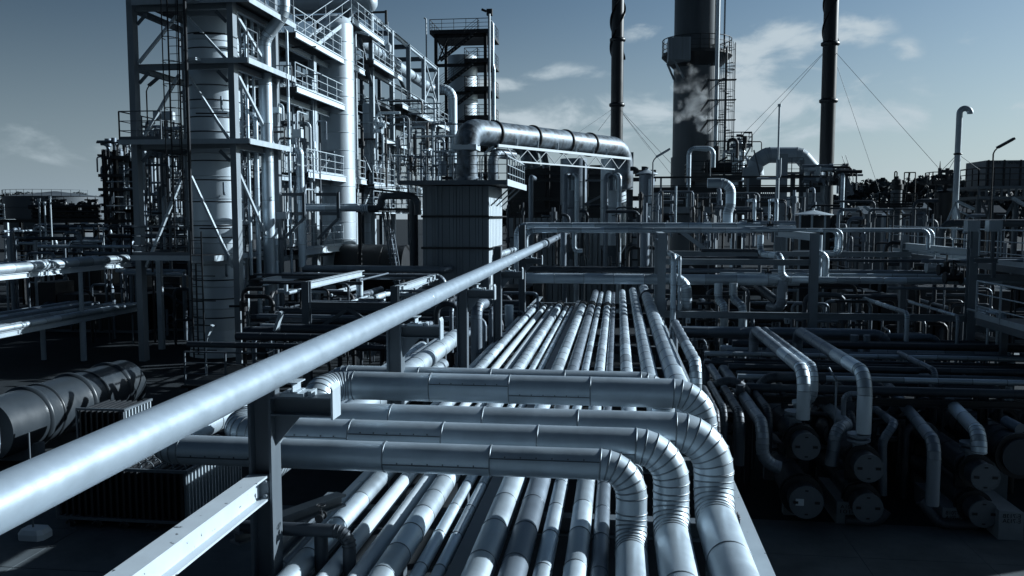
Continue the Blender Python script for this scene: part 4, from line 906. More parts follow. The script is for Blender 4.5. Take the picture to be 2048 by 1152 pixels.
# ------------------------------------------------------------------ dense pipework filling the structures
def thicket(label, group, px0, px1, py0, py1, Y0, Y1, n, seed, w=(.05, .16), ms=('dull', 'clad', 'grey', 'light'), ground=False, hz=.35, name='service_pipe'):
    rnd = random.Random(seed)
    for i in range(n):
        y = rnd.uniform(Y0, Y1); px = rnd.uniform(px0, px1); d = rnd.uniform(*w)
        pa, pb = sorted((rnd.uniform(py0, py1), rnd.uniform(py0, py1)))
        if pb - pa < (py1 - py0) * .3: pb = min(py1, pa + (py1 - py0) * .45)
        A, B = P(px, pa, Y=y), P(px, pb, Y=y); b = MB(); zb = .02 if ground else B.z; m_ = rnd.choice(ms)
        L = rnd.uniform(.4, 1.6) * rnd.choice((-1, 1))
        if rnd.random() < hz: pts = [Vector((A.x, y, zb)), Vector((A.x, y, A.z)), Vector((A.x + L, y, A.z))] + ([Vector((A.x + L, y, A.z - rnd.uniform(.5, 1.5)))] if rnd.random() < .5 else [])
        elif rnd.random() < .5: pts = [Vector((A.x, y, zb)), Vector((A.x, y, A.z)), Vector((A.x, y + abs(L), A.z))]
        else: pts = [Vector((A.x, y, zb)), Vector((A.x, y, A.z))]
        b.tube(pts, d / 2, 8, d * 1.6, 1.8, 3, 0, True, .3)
        if rnd.random() < .5:
            zz = A.z - (A.z - zb) * rnd.uniform(.2, .6); b.rod((A.x, y, zz), (A.x, y, zz + d * 2.2), d * .95, 8); b.rod((A.x, y, zz + d * 1.1), (A.x - d * 3, y - d, zz + d * 1.1), d * .3, 6)
        tag(b.build(name, m_), label, 'pipe', group)
thicket('slim riser among the dense pipework inside the long gantry', 'risers inside the gantry', 712, 880, 190, 400, 50, 70, 64, 1, (.06, .2), ('dull', 'clad', 'grey', 'dark', 'light'), name='riser_pipe')
thicket('slim riser between the big vessel and the pale column', 'risers behind the tower', 470, 640, 120, 520, 38.2, 44, 64, 2, (.05, .16), ('dull', 'clad', 'grey', 'light'), name='riser_pipe')
thicket('thin pipe standing on the deck around the duct neck', 'thin pipes on the casing deck', 800, 915, 300, 352, 41, 43.5, 18, 3, (.05, .14), ('dull', 'grey', 'light', 'dark'))
thicket('thin pipe in the distant framework left of the tower', 'thin pipes left of the tower', 282, 372, 240, 432, 52, 62, 40, 4, (.06, .24), ('dull', 'grey', 'light', 'dark', 'clad'))
thicket('dark low pipe in the shade under the walkways', 'dark low pipes under the walkways', 480, 960, 575, 715, 26, 34, 40, 6, (.06, .2), ('dim', 'dull', 'dark', 'dim'), True, name='drain_pipe')
thicket('bent pipe in the shade between tower foot and drum', 'bent pipes by the tower foot', 180, 480, 560, 690, 36, 44, 26, 7, (.06, .16), ('dim', 'dull', 'dark'), True)
for i, (px, py, Y) in enumerate(((756, 262, 50), (762, 250, 50), (560, 300, 38), (596, 330, 38), (500, 270, 40), (620, 250, 43), (480, 430, 36), (578, 430, 36))):
    valve(['pale valve pot hanging in the gantry, lower one', 'pale valve pot hanging in the gantry, upper one', 'dark valve beside the big riser at the first walkway', 'dark valve below the shiny elbow', 'dark valve behind the tower column', 'dark valve before the pale column', 'dark valve by the lowest platform, left', 'dark valve by the hanger bracket'][i], P(px, py, Y=Y), .22 if i < 2 else .13, None, 'light' if i < 2 else 'dull', (1, 0, 0))
# distant frame left of tower
df = thing('distant_steelwork', (P(240, 432, Y=66).x, 66, 0), 'distant dark steel frame with pipes on top, left of the front tower', 'steel frame')
for px in (208, 230, 262):
    A = P(px, 300, Y=66); b = MB(); b.beam((A.x, 66, 0), (A.x, 66, A.z), .3, .3, upv=(1, 0, 0)); b.build('column', 'dark', df)
for py, a_, c_ in ((312, 205, 290), (348, 199, 320), (376, 199, 320), (420, 205, 370), (418, 250, 400)):
    A, B = P(a_, py, Y=65.8), P(c_, py, Y=65.8); b = MB(); b.box(A.x, B.x, 65.6, 68, A.z - .25, A.z); b.build('platform', 'dark', df)
b = MB(); ladder(b, P(216, 400, Y=65.5).x, 65.5, P(216, 432, Y=65.5).z, P(216, 298, Y=65.5).z, .5); b.build('ladder', 'dark', df)
for s0, s1 in ((312, 348), (348, 376), (376, 420)):
    A, B = P(210, s1, Y=66), P(228, s0, Y=66); b = MB(); b.bar((A.x, 66, A.z), (B.x, 66, B.z), .15); b.build('brace', 'dark', df)
for i, (px, w_, t0) in enumerate(((238, 17, 300), (254, 11, 318), (322, 16, 255))):
    A = P(px, t0, Y=67.5); r_ = w_ / 2 * 67.5 / F; t = thing('distant_vessel', (A.x, 67.5, 0), ['thick', 'thin', 'tall'][i] + ' dull distant vessel column left of the front tower', 'vessel')
    b = MB(); b.lathe((A.x, 67.5, 0), [(r_, .02)] + [(r_, A.z * k / 8) for k in range(1, 9)] + [(r_ * .4, A.z + r_ * .6)], 20, .06); b.build('shell', 'dull', t)
thicket('thin dark pipe bend on top of the distant frame', 'pipe bends on the distant frame', 208, 262, 280, 330, 66, 68, 14, 8, (.1, .3), ('dull', 'dark'), hz=.8)
thicket('dark pipe of the distant frame beside the far tank', 'pipes in the distant frame', 208, 290, 320, 436, 66, 70, 22, 9, (.1, .3), ('dull', 'dark', 'light'))
# ------------------------------------------------------------------ right-hand pipe rack frame
YR = 27.0
rf = thing('column_frame', (9, YR, 0), 'grey steel frame of three tall columns and cross beams on the right', 'steel frame')
cx = [P(px, 560, Y=YR).x for px in (1323, 1627, 1943)]; tops = [P(px, py, Y=YR).z for px, py in ((1323, 466), (1627, 466), (1943, 448))]
for x, zt in zip(cx, tops):
    b = MB(); b.beam((x, YR, .1), (x, YR, zt), .24, .26, .02, .015, upv=(0, 1, 0), tone=.6); b.build('column', 'mid', rf)
    b = MB(); b.box(x - .3, x + .3, YR - .3, YR + .3, 0, .1); b.build('footing', 'conc', rf)
for x, zt, y1 in ((cx[0], tops[0], 29.2), (cx[1], tops[1], 33), (cx[2], tops[2] - .75, 33)):
    b = MB(); b.beam((x, YR + .14, zt - .12), (x, y1, zt - .12), .2, .24); b.build('rear_beam', 'light', rf)
    b = MB(); b.beam((x, y1 + .12, .1), (x, y1 + .12, zt + (.3 if x == cx[2] else 0)), .22, .24, upv=(1, 0, 0)); b.build('rear_column', 'mid', rf)
for py, a_, c_, Y, h_ in ((525, 0, 1, YR, .14), (632, 0, 2, YR, .16), (733, 0, 2, YR + .4, .16), (508, 0, 2, YR + 5, .14), (552, 2, 3, YR, .16), (651, 2, 3, YR + .4, .16), (740, 2, 3, YR + .4, .16)):
    xs = cx + [P(2120, 500, Y=YR).x]; z = P(1600, py, Y=Y).z; b = MB(); b.beam((xs[a_] + .13, Y, z), (xs[c_] - .13, Y, z), .16, h_ + .04); b.build('cross_beam', 'mid', rf)
b = MB(); z = P(1440, 594, Y=YR + 1).z; b.bar((cx[0] + .13, YR + 1, z), (cx[0] + 2.6, YR + 1, z), .1, .1); b.build('cross_beam', 'dark', rf)
b = MB(); b.bar((P(1352, 455, Y=33).x, 33, P(1352, 455, Y=33).z), (P(1445, 525, Y=33).x, 33, P(1445, 525, Y=33).z), .16); b.build('brace', 'mid', rf)
for i, (px, py) in enumerate(((1376, 641), (1574, 642), (1770, 643 + 130))):
    A = P(px, py, Y=26.8); t = thing('instrument_box', (A.x, 26.8, A.z), ['left', 'middle', 'low right'][i] + ' small instrument box with gauge on a stalk below the cross beam', 'instrument', 'instrument boxes on stalks')
    b = MB(); b.box(A.x - .07, A.x + .07, 26.75, 26.85, A.z - .08, A.z + .08); b.build('box', 'light', t)
    b = MB(); b.box(A.x - .012, A.x + .012, 26.735, 26.746, A.z - .05, A.z + .04); b.build('gauge', 'ink', t)
    b = MB(); b.rod((A.x, 26.8, A.z - .08), (A.x, 26.8, A.z - 1.3), .012, 6); b.build('stalk', 'dark', t)
for i, (a_, c_) in enumerate(((1935, 1961), (1978, 2006))):
    jbox(['left', 'right'][i] + ' pale square box on a post top at the far right', a_, c_, 441, 463, 26.4, 'light', 'post-top boxes')
    A = P((a_ + c_) / 2 + 2, 463, Y=26.45); pipe(['left', 'right'][i] + ' cable pipe dropping from the post-top box', [(a_ + 22, 458, 26.3), (a_ + 25, 466, 26.3), (a_ + 25, 512, 26.3)], 3, 'light', 'cable_pipe', R=.05)
t = thing('support_tray', P(1970, 515, Y=26.5), 'small steel support tray under the post-top boxes', 'bracket'); A, B = P(1950, 521, Y=26.5), P(1995, 521, Y=26.5)
b = MB(); b.beam((A.x, 26.5, A.z), (B.x, 26.5, A.z), .14, .14); b.bar((B.x - .1, 26.5, A.z - .07), (B.x - .1, 26.5, A.z - .5), .1); b.bar((B.x - .15, 26.5, A.z + .07), (B.x - .15, 26.5, P(1995, 463, Y=26.5).z), .08); b.build('tray', 'grey', t)
RP = [
 # upper transverse headers
 ('upper transverse header with left elbow dropping down, front one', [(1500, 461, 30), (1051, 461, 30), (1051, 520, 30)], 11, 'clad', dict(R=.32, rev=True, sheet=.8)),
 ('upper transverse header with left elbow dropping down, rear one', [(1520, 452, 31), (1034, 452, 31), (1034, 545, 31)], 13, 'clad', dict(R=.35, rev=True, sheet=.8)),
 ('thin upper transverse pipe running right to a double drop', [(1500, 460, 29.9), (1857, 460, 29.9), (1857, 500, 29.9)], 8, 'clad', dict(R=.22, sheet=.9)),
 ('twin of the thin upper pipe, dropping just beside it', [(1690, 459, 30.6), (1866, 459, 30.6), (1866, 500, 30.6)], 7, 'clad', dict(R=.22, sheet=.9)),
 ('capped reducer length beside the front upper header', [(1490, 459, 30.05), (1526, 461, 30.05)], 13, 'clad', dict(snap=.6)),
 ('thick capped pipe behind the upper headers, lower', [(1478, 455, 31.6), (1592, 455, 31.6)], 7, 'clad', dict()),
 ('thick capped pipe behind the upper headers, upper', [(1478, 446, 32.2), (1591, 446, 32.2)], 9, 'dull', dict()),
 ('elbow drop at the right column turning back left, first', [(1640, 461, 29.7), (1674, 461, 29.7), (1674, 506, 29.7), (1640, 502, 29.9)], 7, 'clad', dict(R=.2)),
 ('elbow drop at the right column turning back left, second', [(1645, 460, 29.5), (1683, 460, 29.5), (1683, 508, 29.5), (1642, 504, 29.6)], 7, 'clad', dict(R=.2)),
 ('drop from the upper header beside the hooked risers, thick', [(1127, 463, 30.2), (1127, 545, 30.2)], 12, 'dull', dict()),
 ('drop from the upper header beside the hooked risers, thin with valve foot', [(1148, 463, 30), (1148, 502, 30), (1165, 502, 30)], 9, 'clad', dict(R=.15)),
 ('fat dark drop pipe behind the columns below the upper header', [(1290, 463, 31.5), (1290, 545, 31.5)], 18, 'dull', dict()),
 # main transverse
 ('main fat transverse header crossing behind the rack end', [(1050, 556, 28.4), (1598, 558, 28.4)], 21, 'clad', dict(sheet=1.0, seg=24)),
 ('cone capped end piece of the main fat header', [(1590, 552, 28.6), (1612, 558, 28.6)], 13, 'clad', dict(snap=.6)),
 ('dark transverse pipe behind and above the main fat header', [(1050, 538, 30), (1318, 538, 30)], 12, 'dim', dict()),
 ('transverse pipe behind the main header, right of the first column', [(1330, 541, 30.2), (1892, 541, 30.2)], 9, 'dull', dict(sheet=.8)),
 ('slim bright transverse pipe over the main header', [(1440, 548, 29.4), (1885, 548, 29.4)], 7, 'clad', dict(sheet=.8)),
 ('long right-hand transverse pipe with an upright S bend at its left end', [(2100, 564, 27.8), (1562, 563, 27.8), (1562, 512, 27.8), (1520, 501, 29.4), (1520, 470, 29.4)], 13, 'clad', dict(R=.3, rev=True, snap=.12)),
 ('fat stub pipe hanging under the S bend', [(1565, 560, 28.3), (1565, 618, 28.3), (1540, 618, 29)], 20, 'dull', dict(R=.35)),
 ('sloping fat pipe under the main header coming toward the stub', [(1515, 572, 30), (1556, 605, 28.6)], 16, 'dim', dict(snap=0)),
 ('short elbow pipe right of the second column, upper', [(1632, 506, 28.6), (1652, 506, 28.6), (1652, 558, 28.6)], 13, 'clad', dict(R=.25)),
 ('short riser beside the second column', [(1640, 470, 28.8), (1640, 556, 28.8)], 10, 'clad', dict()),
 # jogged drops
 ('left jogged drop pipe hanging from the main header', [(1437, 566, 28), (1437, 600, 28), (1449, 612, 27.6), (1449, 728, 27.6)], 16, 'clad', dict(R=.25, snap=.1)),
 ('right jogged drop pipe hanging from the main header', [(1467, 566, 28), (1467, 598, 28), (1486, 613, 27.4), (1486, 728, 27.4)], 16, 'clad', dict(R=.25, snap=.1)),
 ('slim elbow pipe at the first column dropping to the rack edge', [(1345, 665, 26.4), (1345, 512, 26.4), (1330, 500, 28.5)], 11, 'clad', dict(R=.15, snap=.1)),
 ('thinner elbow pipe at the first column, right of the slim one', [(1358, 620, 26.4), (1358, 515, 26.4), (1343, 502, 28.5)], 6, 'clad', dict(R=.1, snap=.1)),
 ('bright thick U-turn elbow just right of the first column', [(1340, 557, 27.2), (1373, 557, 27.2), (1373, 618, 27.2), ('w', 2.2, 29, 2.9)], 21, 'clad', dict(R=.42, gores=7, snap=0)),
 ('lower transverse header with elbow turning down at its right', [(1350, 662, 25.8), (1775, 660, 25.8), (1775, 716, 25.8)], 18, 'dull', dict(R=.36, sheet=.9)),
 ('slim transverse pipe just above the lower header', [(1360, 655, 26.4), (1720, 654, 26.4)], 7, 'clad', dict()),
 ('low dark transverse header bending toward the camera at the far right', [(1640, 771, 23), (1962, 771, 23), (1975, 830, 22.5), (2090, 890, 18.5)], 19, 'dim', dict(R=.5, snap=.06)),
 ('bright thin pipe along the back of the low dark header', [(1640, 765, 23.5), (1890, 765, 23.5)], 6, 'dull', dict()),
 ('thin dark transverse line above the exchangers', [(1500, 742, 24), (2100, 742, 24)], 6, 'dim', dict()),
 # pipes coming forward then down
 ('slim pipe running forward then straight down, right of the second column', [(1810, 740, 25.5), (1810, 626, 25.5), (1715, 592, 30.5)], 9, 'clad', dict(R=.15, snap=.12)),
 ('thin pipe running forward then down, left of the third column', [(1911, 735, 25), (1913, 632, 25), (1820, 600, 29)], 6, 'clad', dict(R=.12, snap=.12)),
 ('first thin pipe of the row right of the third column', [(1972, 735, 24.8), (1972, 629, 24.8), (1940, 615, 26.2)], 5, 'clad', dict(R=.1, snap=.12)),
 ('second thin pipe of the row right of the third column', [(1991, 735, 24.8), (1991, 629, 24.8), (1960, 615, 26.2)], 5, 'clad', dict(R=.1, snap=.12)),
 ('thickest pipe of the row right of the third column', [(2003, 742, 24.8), (2003, 628, 24.8), (1968, 615, 26.4)], 9, 'clad', dict(R=.13, snap=.12)),
 ('bright lower loop pipe at the foot of the thin row', [(1950, 720, 25.2), (1972, 738, 24.6)], 5, 'clad', dict(snap=0)),
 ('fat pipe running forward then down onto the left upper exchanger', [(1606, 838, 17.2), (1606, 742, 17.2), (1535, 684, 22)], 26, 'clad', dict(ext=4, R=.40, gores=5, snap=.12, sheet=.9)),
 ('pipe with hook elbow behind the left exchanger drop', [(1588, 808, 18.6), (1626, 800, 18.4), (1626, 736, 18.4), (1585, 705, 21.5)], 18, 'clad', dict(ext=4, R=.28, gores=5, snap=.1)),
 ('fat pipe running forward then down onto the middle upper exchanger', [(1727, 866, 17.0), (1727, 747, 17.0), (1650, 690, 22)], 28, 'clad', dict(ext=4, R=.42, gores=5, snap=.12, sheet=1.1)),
 ('small branch behind the middle exchanger drop turning down', [(1715, 788, 18), (1688, 788, 18), (1688, 835, 18)], 10, 'dull', dict(R=.14)),
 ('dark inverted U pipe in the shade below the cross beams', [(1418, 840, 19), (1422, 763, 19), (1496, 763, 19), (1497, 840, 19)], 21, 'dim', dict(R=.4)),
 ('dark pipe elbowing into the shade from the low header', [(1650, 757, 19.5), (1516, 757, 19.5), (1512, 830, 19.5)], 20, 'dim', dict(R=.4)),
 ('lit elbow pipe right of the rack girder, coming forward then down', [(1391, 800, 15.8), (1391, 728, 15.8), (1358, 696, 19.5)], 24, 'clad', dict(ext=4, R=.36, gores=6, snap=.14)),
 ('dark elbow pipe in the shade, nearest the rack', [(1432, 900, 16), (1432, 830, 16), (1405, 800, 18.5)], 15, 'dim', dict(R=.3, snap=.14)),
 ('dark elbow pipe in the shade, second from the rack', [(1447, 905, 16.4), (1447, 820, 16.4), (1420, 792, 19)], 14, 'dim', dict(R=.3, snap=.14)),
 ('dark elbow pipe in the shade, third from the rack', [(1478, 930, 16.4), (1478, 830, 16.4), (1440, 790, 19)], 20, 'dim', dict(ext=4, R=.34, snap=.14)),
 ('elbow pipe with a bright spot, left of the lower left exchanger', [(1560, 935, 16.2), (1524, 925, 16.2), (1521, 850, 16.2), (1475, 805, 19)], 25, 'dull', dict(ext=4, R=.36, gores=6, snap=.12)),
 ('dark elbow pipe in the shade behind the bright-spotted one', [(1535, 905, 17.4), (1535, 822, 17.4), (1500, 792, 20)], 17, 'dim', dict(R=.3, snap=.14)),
 ('S curved pipe between the left and middle exchangers', [(1662, 930, 17.2), (1666, 900, 17.2), (1672, 860, 17.2), (1694, 850, 17.6), (1640, 800, 20)], 25, 'dull', dict(R=.3, gores=5, snap=0)),
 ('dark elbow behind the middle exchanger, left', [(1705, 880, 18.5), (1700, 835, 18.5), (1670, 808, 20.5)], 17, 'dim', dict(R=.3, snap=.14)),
 ('bent pipe right of the middle exchanger joining its shell', [(1765, 990, 17.5), (1765, 880, 17.5), (1790, 848, 17.6), (1745, 815, 20)], 17, 'dull', dict(R=.3, snap=0, gores=5)),
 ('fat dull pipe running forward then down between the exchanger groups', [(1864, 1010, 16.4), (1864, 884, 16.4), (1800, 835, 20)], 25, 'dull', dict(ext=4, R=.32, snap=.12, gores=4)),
 ('slim pipe running forward then down over the exchangers', [(1866, 845, 20), (1866, 742, 20), (1822, 717, 22.5)], 12, 'dull', dict(R=.16, snap=.12)),
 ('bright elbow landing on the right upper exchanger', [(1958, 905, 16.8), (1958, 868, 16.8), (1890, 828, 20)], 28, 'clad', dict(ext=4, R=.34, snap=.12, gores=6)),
 ('bright bent pipe end at the right picture edge', [(2040, 858, 18.2), (2010, 842, 18.6)], 22, 'dull', dict(snap=0)),
 ('low bent pipe under the middle lower exchanger', [(1690, 1040, 16.9), (1755, 1046, 16.9), (1772, 1020, 16.9)], 22, 'dim', dict(R=.26, snap=.1)),
 ('low bent pipe between the lettered plinths', [(1840, 1000, 17), (1878, 1048, 16.9), (1955, 1050, 16.9)], 20, 'dim', dict(R=.3, snap=0)),
 ('thin bent instrument line above the middle exchanger', [(1670, 850, 17.5), (1672, 760, 17.5), (1657, 735, 17.5)], 4, 'dull', dict(R=.05, snap=.1)),
 ('thin bent instrument line beside the third column', [(1932, 840, 22), (1932, 757, 22), (1918, 740, 22)], 4, 'dull', dict(R=.05, snap=.1)),
 # short stub drops with round caps under lower header
 ('left ball-ended drop below the lower header', [(1709, 670, 24.5), (1709, 716, 24.5)], 16, 'dull', dict()),
 ('right ball-ended drop below the lower header', [(1734, 670, 24.3), (1734, 712, 24.3)], 13, 'dull', dict()),
 ('sloping pipe running forward from the lower header elbow', [(1770, 722, 25.6), (1806, 742, 23.4)], 12, 'dull', dict(snap=0)),
 # upper right
 ('fat hooked pipe standing above the upper headers', [(1455, 450, 31.6), (1455, 424, 31.6), (1461, 412, 31.6), (1461, 366, 31.6), (1415, 366, 31.6)], 19, 'clad', dict(R=.36, gores=6, snap=.2, sheet=.5)),
 ('dark transverse line at horizon height on the far right', [(1880, 540, 34), (1880, 446, 34), (2110, 446, 34)], 14, 'dim', dict(R=.4)),
 ('slim riser right of the fat hooked pipe', [(1508, 446, 32.5), (1508, 400, 32.5), (1505, 398, 34)], 7, 'clad', dict(R=.12)),
 ('thin riser near the second upper frame column, left', [(1538, 446, 32.5), (1538, 398, 32.5)], 4, 'clad', dict()),
 ('slim riser near the second upper frame column, right', [(1552, 446, 32.5), (1552, 400, 32.5), (1550, 398, 34)], 7, 'clad', dict(R=.12)),
 ('thin bright standpipe right of the first upper frame column', [(1351, 450, 33), (1352, 372, 33)], 4, 'clad', dict()),
]
for lab, pts, d, m_, kw in RP: pipe(lab, pts, d, m_, 'process_pipe', **kw)
for i, (px, py, Y) in enumerate(((1712, 724, 24.5), (1738, 716, 24.3))):
    A = P(px, py, Y=Y); t = thing('strainer', A, ['left', 'right'][i] + ' round strainer ball below the lower header', 'strainer', 'strainer balls')
    b = MB(); b.lathe((A.x, Y, A.z - .14), [(.03, 0), (.12, .05), (.15, .14), (.12, .24), (.05, .27)], 16); b.build('body', 'clad', t); b = MB(); b.rod((A.x, Y - .1, A.z), (A.x + .1, Y - .25, A.z - .1), .03, 6); b.build('drain', 'dull', t)
for i, (px, py, Y) in enumerate(((1906, 556, 27.4), (1893, 540, 29), (1868, 535, 30), (1540, 450, 30), (1536, 545, 29.4), (1500, 442, 31))):
    valve(['black valve cluster left of the third column, front', 'black valve left of the third column, middle', 'pale valve left of the third column, rear', 'small black valve on the upper header', 'small black valve on the slim bright pipe', 'small black valve behind the upper header'][i], P(px, py, Y=Y), .22 if i < 3 else .09, None, 'light' if i == 2 else 'dark')
# ------------------------------------------------------------------ heat exchangers
EX = [('left upper exchanger with pale round end cover', 1612, 893, 27, 16.9), ('left lower exchanger, the largest cover, with a white tag on it', 1612, 1004, 33, 16.5), ('middle upper exchanger under the fat drop pipe', 1737, 936, 28, 16.6),
      ('middle lower exchanger with its cover close to the ground', 1735, 1015, 29, 16.6), ('right upper exchanger under the bright elbow', 1970, 954, 27, 16.6), ('right lower exchanger between the lettered plinths', 1966, 1027, 27, 16.6)]
for i, (lab, px, py, r, Y) in enumerate(EX):
    A = P(px, py, Y=Y); r = r * Y / F; t = thing('heat_exchanger', (A.x, Y + 2, max(0, A.z - r - .2)), lab, 'heat exchanger', 'heat exchangers')
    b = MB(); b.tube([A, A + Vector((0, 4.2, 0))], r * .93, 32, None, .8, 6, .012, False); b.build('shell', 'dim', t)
    b = MB(); b.rod(A + Vector((0, -.04, 0)), A, r, 40)
    for k in range(20): an = k * math.pi / 10 + .1; q = A + Vector((.92 * r * math.cos(an), -.05, .92 * r * math.sin(an))); b.rod(q, q + Vector((0, .02, 0)), .011, 6, tone=.1)
    cov = b.build('end_cover', 'grey', t)
    for dx, dz, ww, hh in ((-.62, 0, .045, .05), (.62, 0, .045, .05), (0, .72, .03, .025), (0, -.72, .03, .025)):
        b = MB(); b.box(A.x + dx * r - ww, A.x + dx * r + ww, Y - .055, Y - .041, A.z + dz * r - hh / 2, A.z + dz * r + hh / 2); b.build('cover_clip', 'ink', cov)
    if i == 1: b = MB(); b.box(A.x - .20, A.x - .05, Y - .055, Y - .041, A.z - .06, A.z + .07); b.build('white_tag', 'white', cov)
    for y in (.35, .5): b = MB(); b.rod(A + Vector((0, y, 0)), A + Vector((0, y + .06, 0)), r * 1.25, 32); b.build('flange', 'dark', t)
    if i in (0, 2, 4):
        b = MB(); q = A + Vector((-.06, .75 if i == 0 else .5, 0)); b.rod(q, q + Vector((0, 0, r + .25)), .12, 16); b.rod(q + Vector((0, 0, r + .12)), q + Vector((0, 0, r + .17)), .22, 20); b.rod(q + Vector((0, 0, r + .22)), q + Vector((0, 0, r + .27)), .22, 20); b.build('nozzle', 'dull', t)
        for y in (.9, 3.2): b = MB(); b.box(A.x - .2, A.x + .2, Y + y - .06, Y + y + .06, A.z - r - .22, A.z - r * .8); b.build('saddle', 'dark', t)
    else:
        for y in (.9, 3.2): b = MB(); b.box(A.x - r * .8, A.x + r * .8, Y + y - .1, Y + y + .1, 0, A.z - r * .6); b.build('saddle', 'conc', t)
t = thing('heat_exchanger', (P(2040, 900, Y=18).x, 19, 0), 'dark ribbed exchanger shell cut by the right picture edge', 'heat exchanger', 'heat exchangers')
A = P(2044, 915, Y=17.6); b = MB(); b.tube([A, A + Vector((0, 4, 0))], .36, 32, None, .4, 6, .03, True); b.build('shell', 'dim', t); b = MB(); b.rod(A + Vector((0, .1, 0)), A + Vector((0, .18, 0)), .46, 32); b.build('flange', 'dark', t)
b = MB(); b.box(A.x - .2, A.x + .2, A.y + 1, A.y + 1.2, 0, A.z - .3); b.build('saddle', 'conc', t)
# lettered plinths: the writing stands mirrored, as in the photograph
def lettering(lines, x0, x1, y, z0, z1, parent, m_='ink', mirror=True, name='lettering'):
    n = len(lines); hh = (z1 - z0) / n
    for i, s in enumerate(lines):
        cu = bpy.data.curves.new('lettering', 'FONT'); cu.body = s; cu.extrude = .002
        o = bpy.data.objects.new('lettering', cu); col.objects.link(o)
        me = bpy.data.meshes.new_from_object(o.evaluated_get(bpy.context.evaluated_depsgraph_get())); bpy.data.objects.remove(o)
        xs = [v.co.x for v in me.vertices]; ys = [v.co.y for v in me.vertices]; ax, bx, ay, by = min(xs), max(xs), min(ys), max(ys)
        for v in me.vertices:
            u = (v.co.x - ax) / (bx - ax); w_ = (v.co.y - ay) / (by - ay); u = 1 - u if mirror else u
            v.co = Vector((x0 + (x1 - x0) * u, y - .004 + v.co.z, z1 - hh * (i + 1) + hh * (.10 + .8 * w_))) - parent.location
        if mirror: me.flip_normals()
        me.materials.clear(); me.materials.append(M[m_])
        q = bpy.data.objects.new(name, me); col.objects.link(q); q.parent = parent
for lab, px0_, px1_, pya, pyb, Y, lines, m_ in (
    ('pale concrete plinth lettered E-713B and E-713A in mirror writing', 1999, 2046, 1021, 1080, 16.4, ['E-713B', 'E-713A'], 'plinth'),
    ('concrete plinth lettered E-701B and E-701A in mirror writing', 1886, 1925, 1015, 1066, 17.0, ['E-701B', 'E-701A'], 'plinth'),
    ('dark concrete plinth with faint mirror lettering half hidden by the middle exchanger', 1674, 1722, 1003, 1070, 16.9, ['E-101A', 'E-101'], 'plinth')):
    A, B = P(px0_, pya, Y=Y), P(px1_, pyb, Y=Y); t = thing('lettered_plinth', ((A.x + B.x) / 2, Y, 0), lab, 'plinth')
    b = MB(); b.quadbox([(A.x, Y, 0), (B.x, Y, 0), (B.x, Y + 1.6, 0), (A.x, Y + 1.6, 0), (A.x, Y, A.z), (B.x, Y, A.z - .03), (B.x, Y + 1.6, A.z - .03), (A.x, Y + 1.6, A.z)]); b.build('block', m_, t)
    w_ = B.x - A.x; lettering(lines, A.x + w_ * .14, B.x - w_ * .14, Y, A.z - .24, A.z - .05, t)
thicket('dark bent pipe in the shade between and behind the exchangers', 'dark pipes behind the exchangers', 1400, 2048, 760, 960, 18.5, 24, 60, 31, (.06, .22), ('dim', 'dark', 'dim'), True, .6, 'drain_pipe')
thicket('thin dark pipe in the shade below the right-hand frame', 'thin dark pipes below the frame', 1350, 2048, 575, 740, 28.5, 36, 80, 32, (.05, .18), ('dim', 'dark', 'dull', 'dim'), True, .5, 'drop_pipe')
thicket('slim pipe behind the upper headers on the right', 'slim pipes behind the upper headers', 1270, 1640, 375, 520, 36, 46, 70, 33, (.05, .18), ('dull', 'grey', 'dark', 'dim'), False, .35, 'standpipe')
thicket('slim pipe among the low clutter far right', 'slim pipes far right', 1660, 2048, 400, 540, 34, 46, 60, 34, (.05, .16), ('dull', 'grey', 'dark', 'dim'), False, .4, 'standpipe')
thicket('thin dark pipe in front of the furnace wall', 'thin pipes before the furnace wall', 1010, 1310, 395, 560, 44, 56, 34, 35, (.06, .2), ('dim', 'dark', 'dim'), False, .3, 'feed_pipe')
thicket('dark lying valve stem and pipe beside the rack below the diagonal pipe', 'dark pipes left of the rack', 820, 1010, 580, 735, 18, 32, 26, 36, (.08, .24), ('dim', 'dull', 'dark'), True, .5, 'branch_pipe')
for i, (lab, pts, d, m_) in enumerate([
    ('lagged drop pipe with dark rings left of the rack, behind the third bracket post', [(953, 735, 20), (953, 612, 20), (975, 607, 21)], 24, 'dull'),
    ('bright rounded pipe end right of the fourth bracket post', [(1018, 610, 25), (1018, 660, 25)], 18, 'clad'),
    ('slim pipe with elbow between second and third bracket posts', [(903, 705, 21), (905, 612, 21), (920, 608, 22)], 9, 'dull'),
    ('sloping valve pipe left of the third bracket post', [(880, 690, 20), (930, 655, 23)], 16, 'dim'),
    ('short lit pipe above the diagonal pipe by the casing corner, elbow end', [(990, 540, 26), (990, 512, 26), (1040, 497, 33)], 14, 'clad')]):
    pipe(lab, pts, d, m_, 'process_pipe', R=.3, snap=.1 if i != 4 else .4)
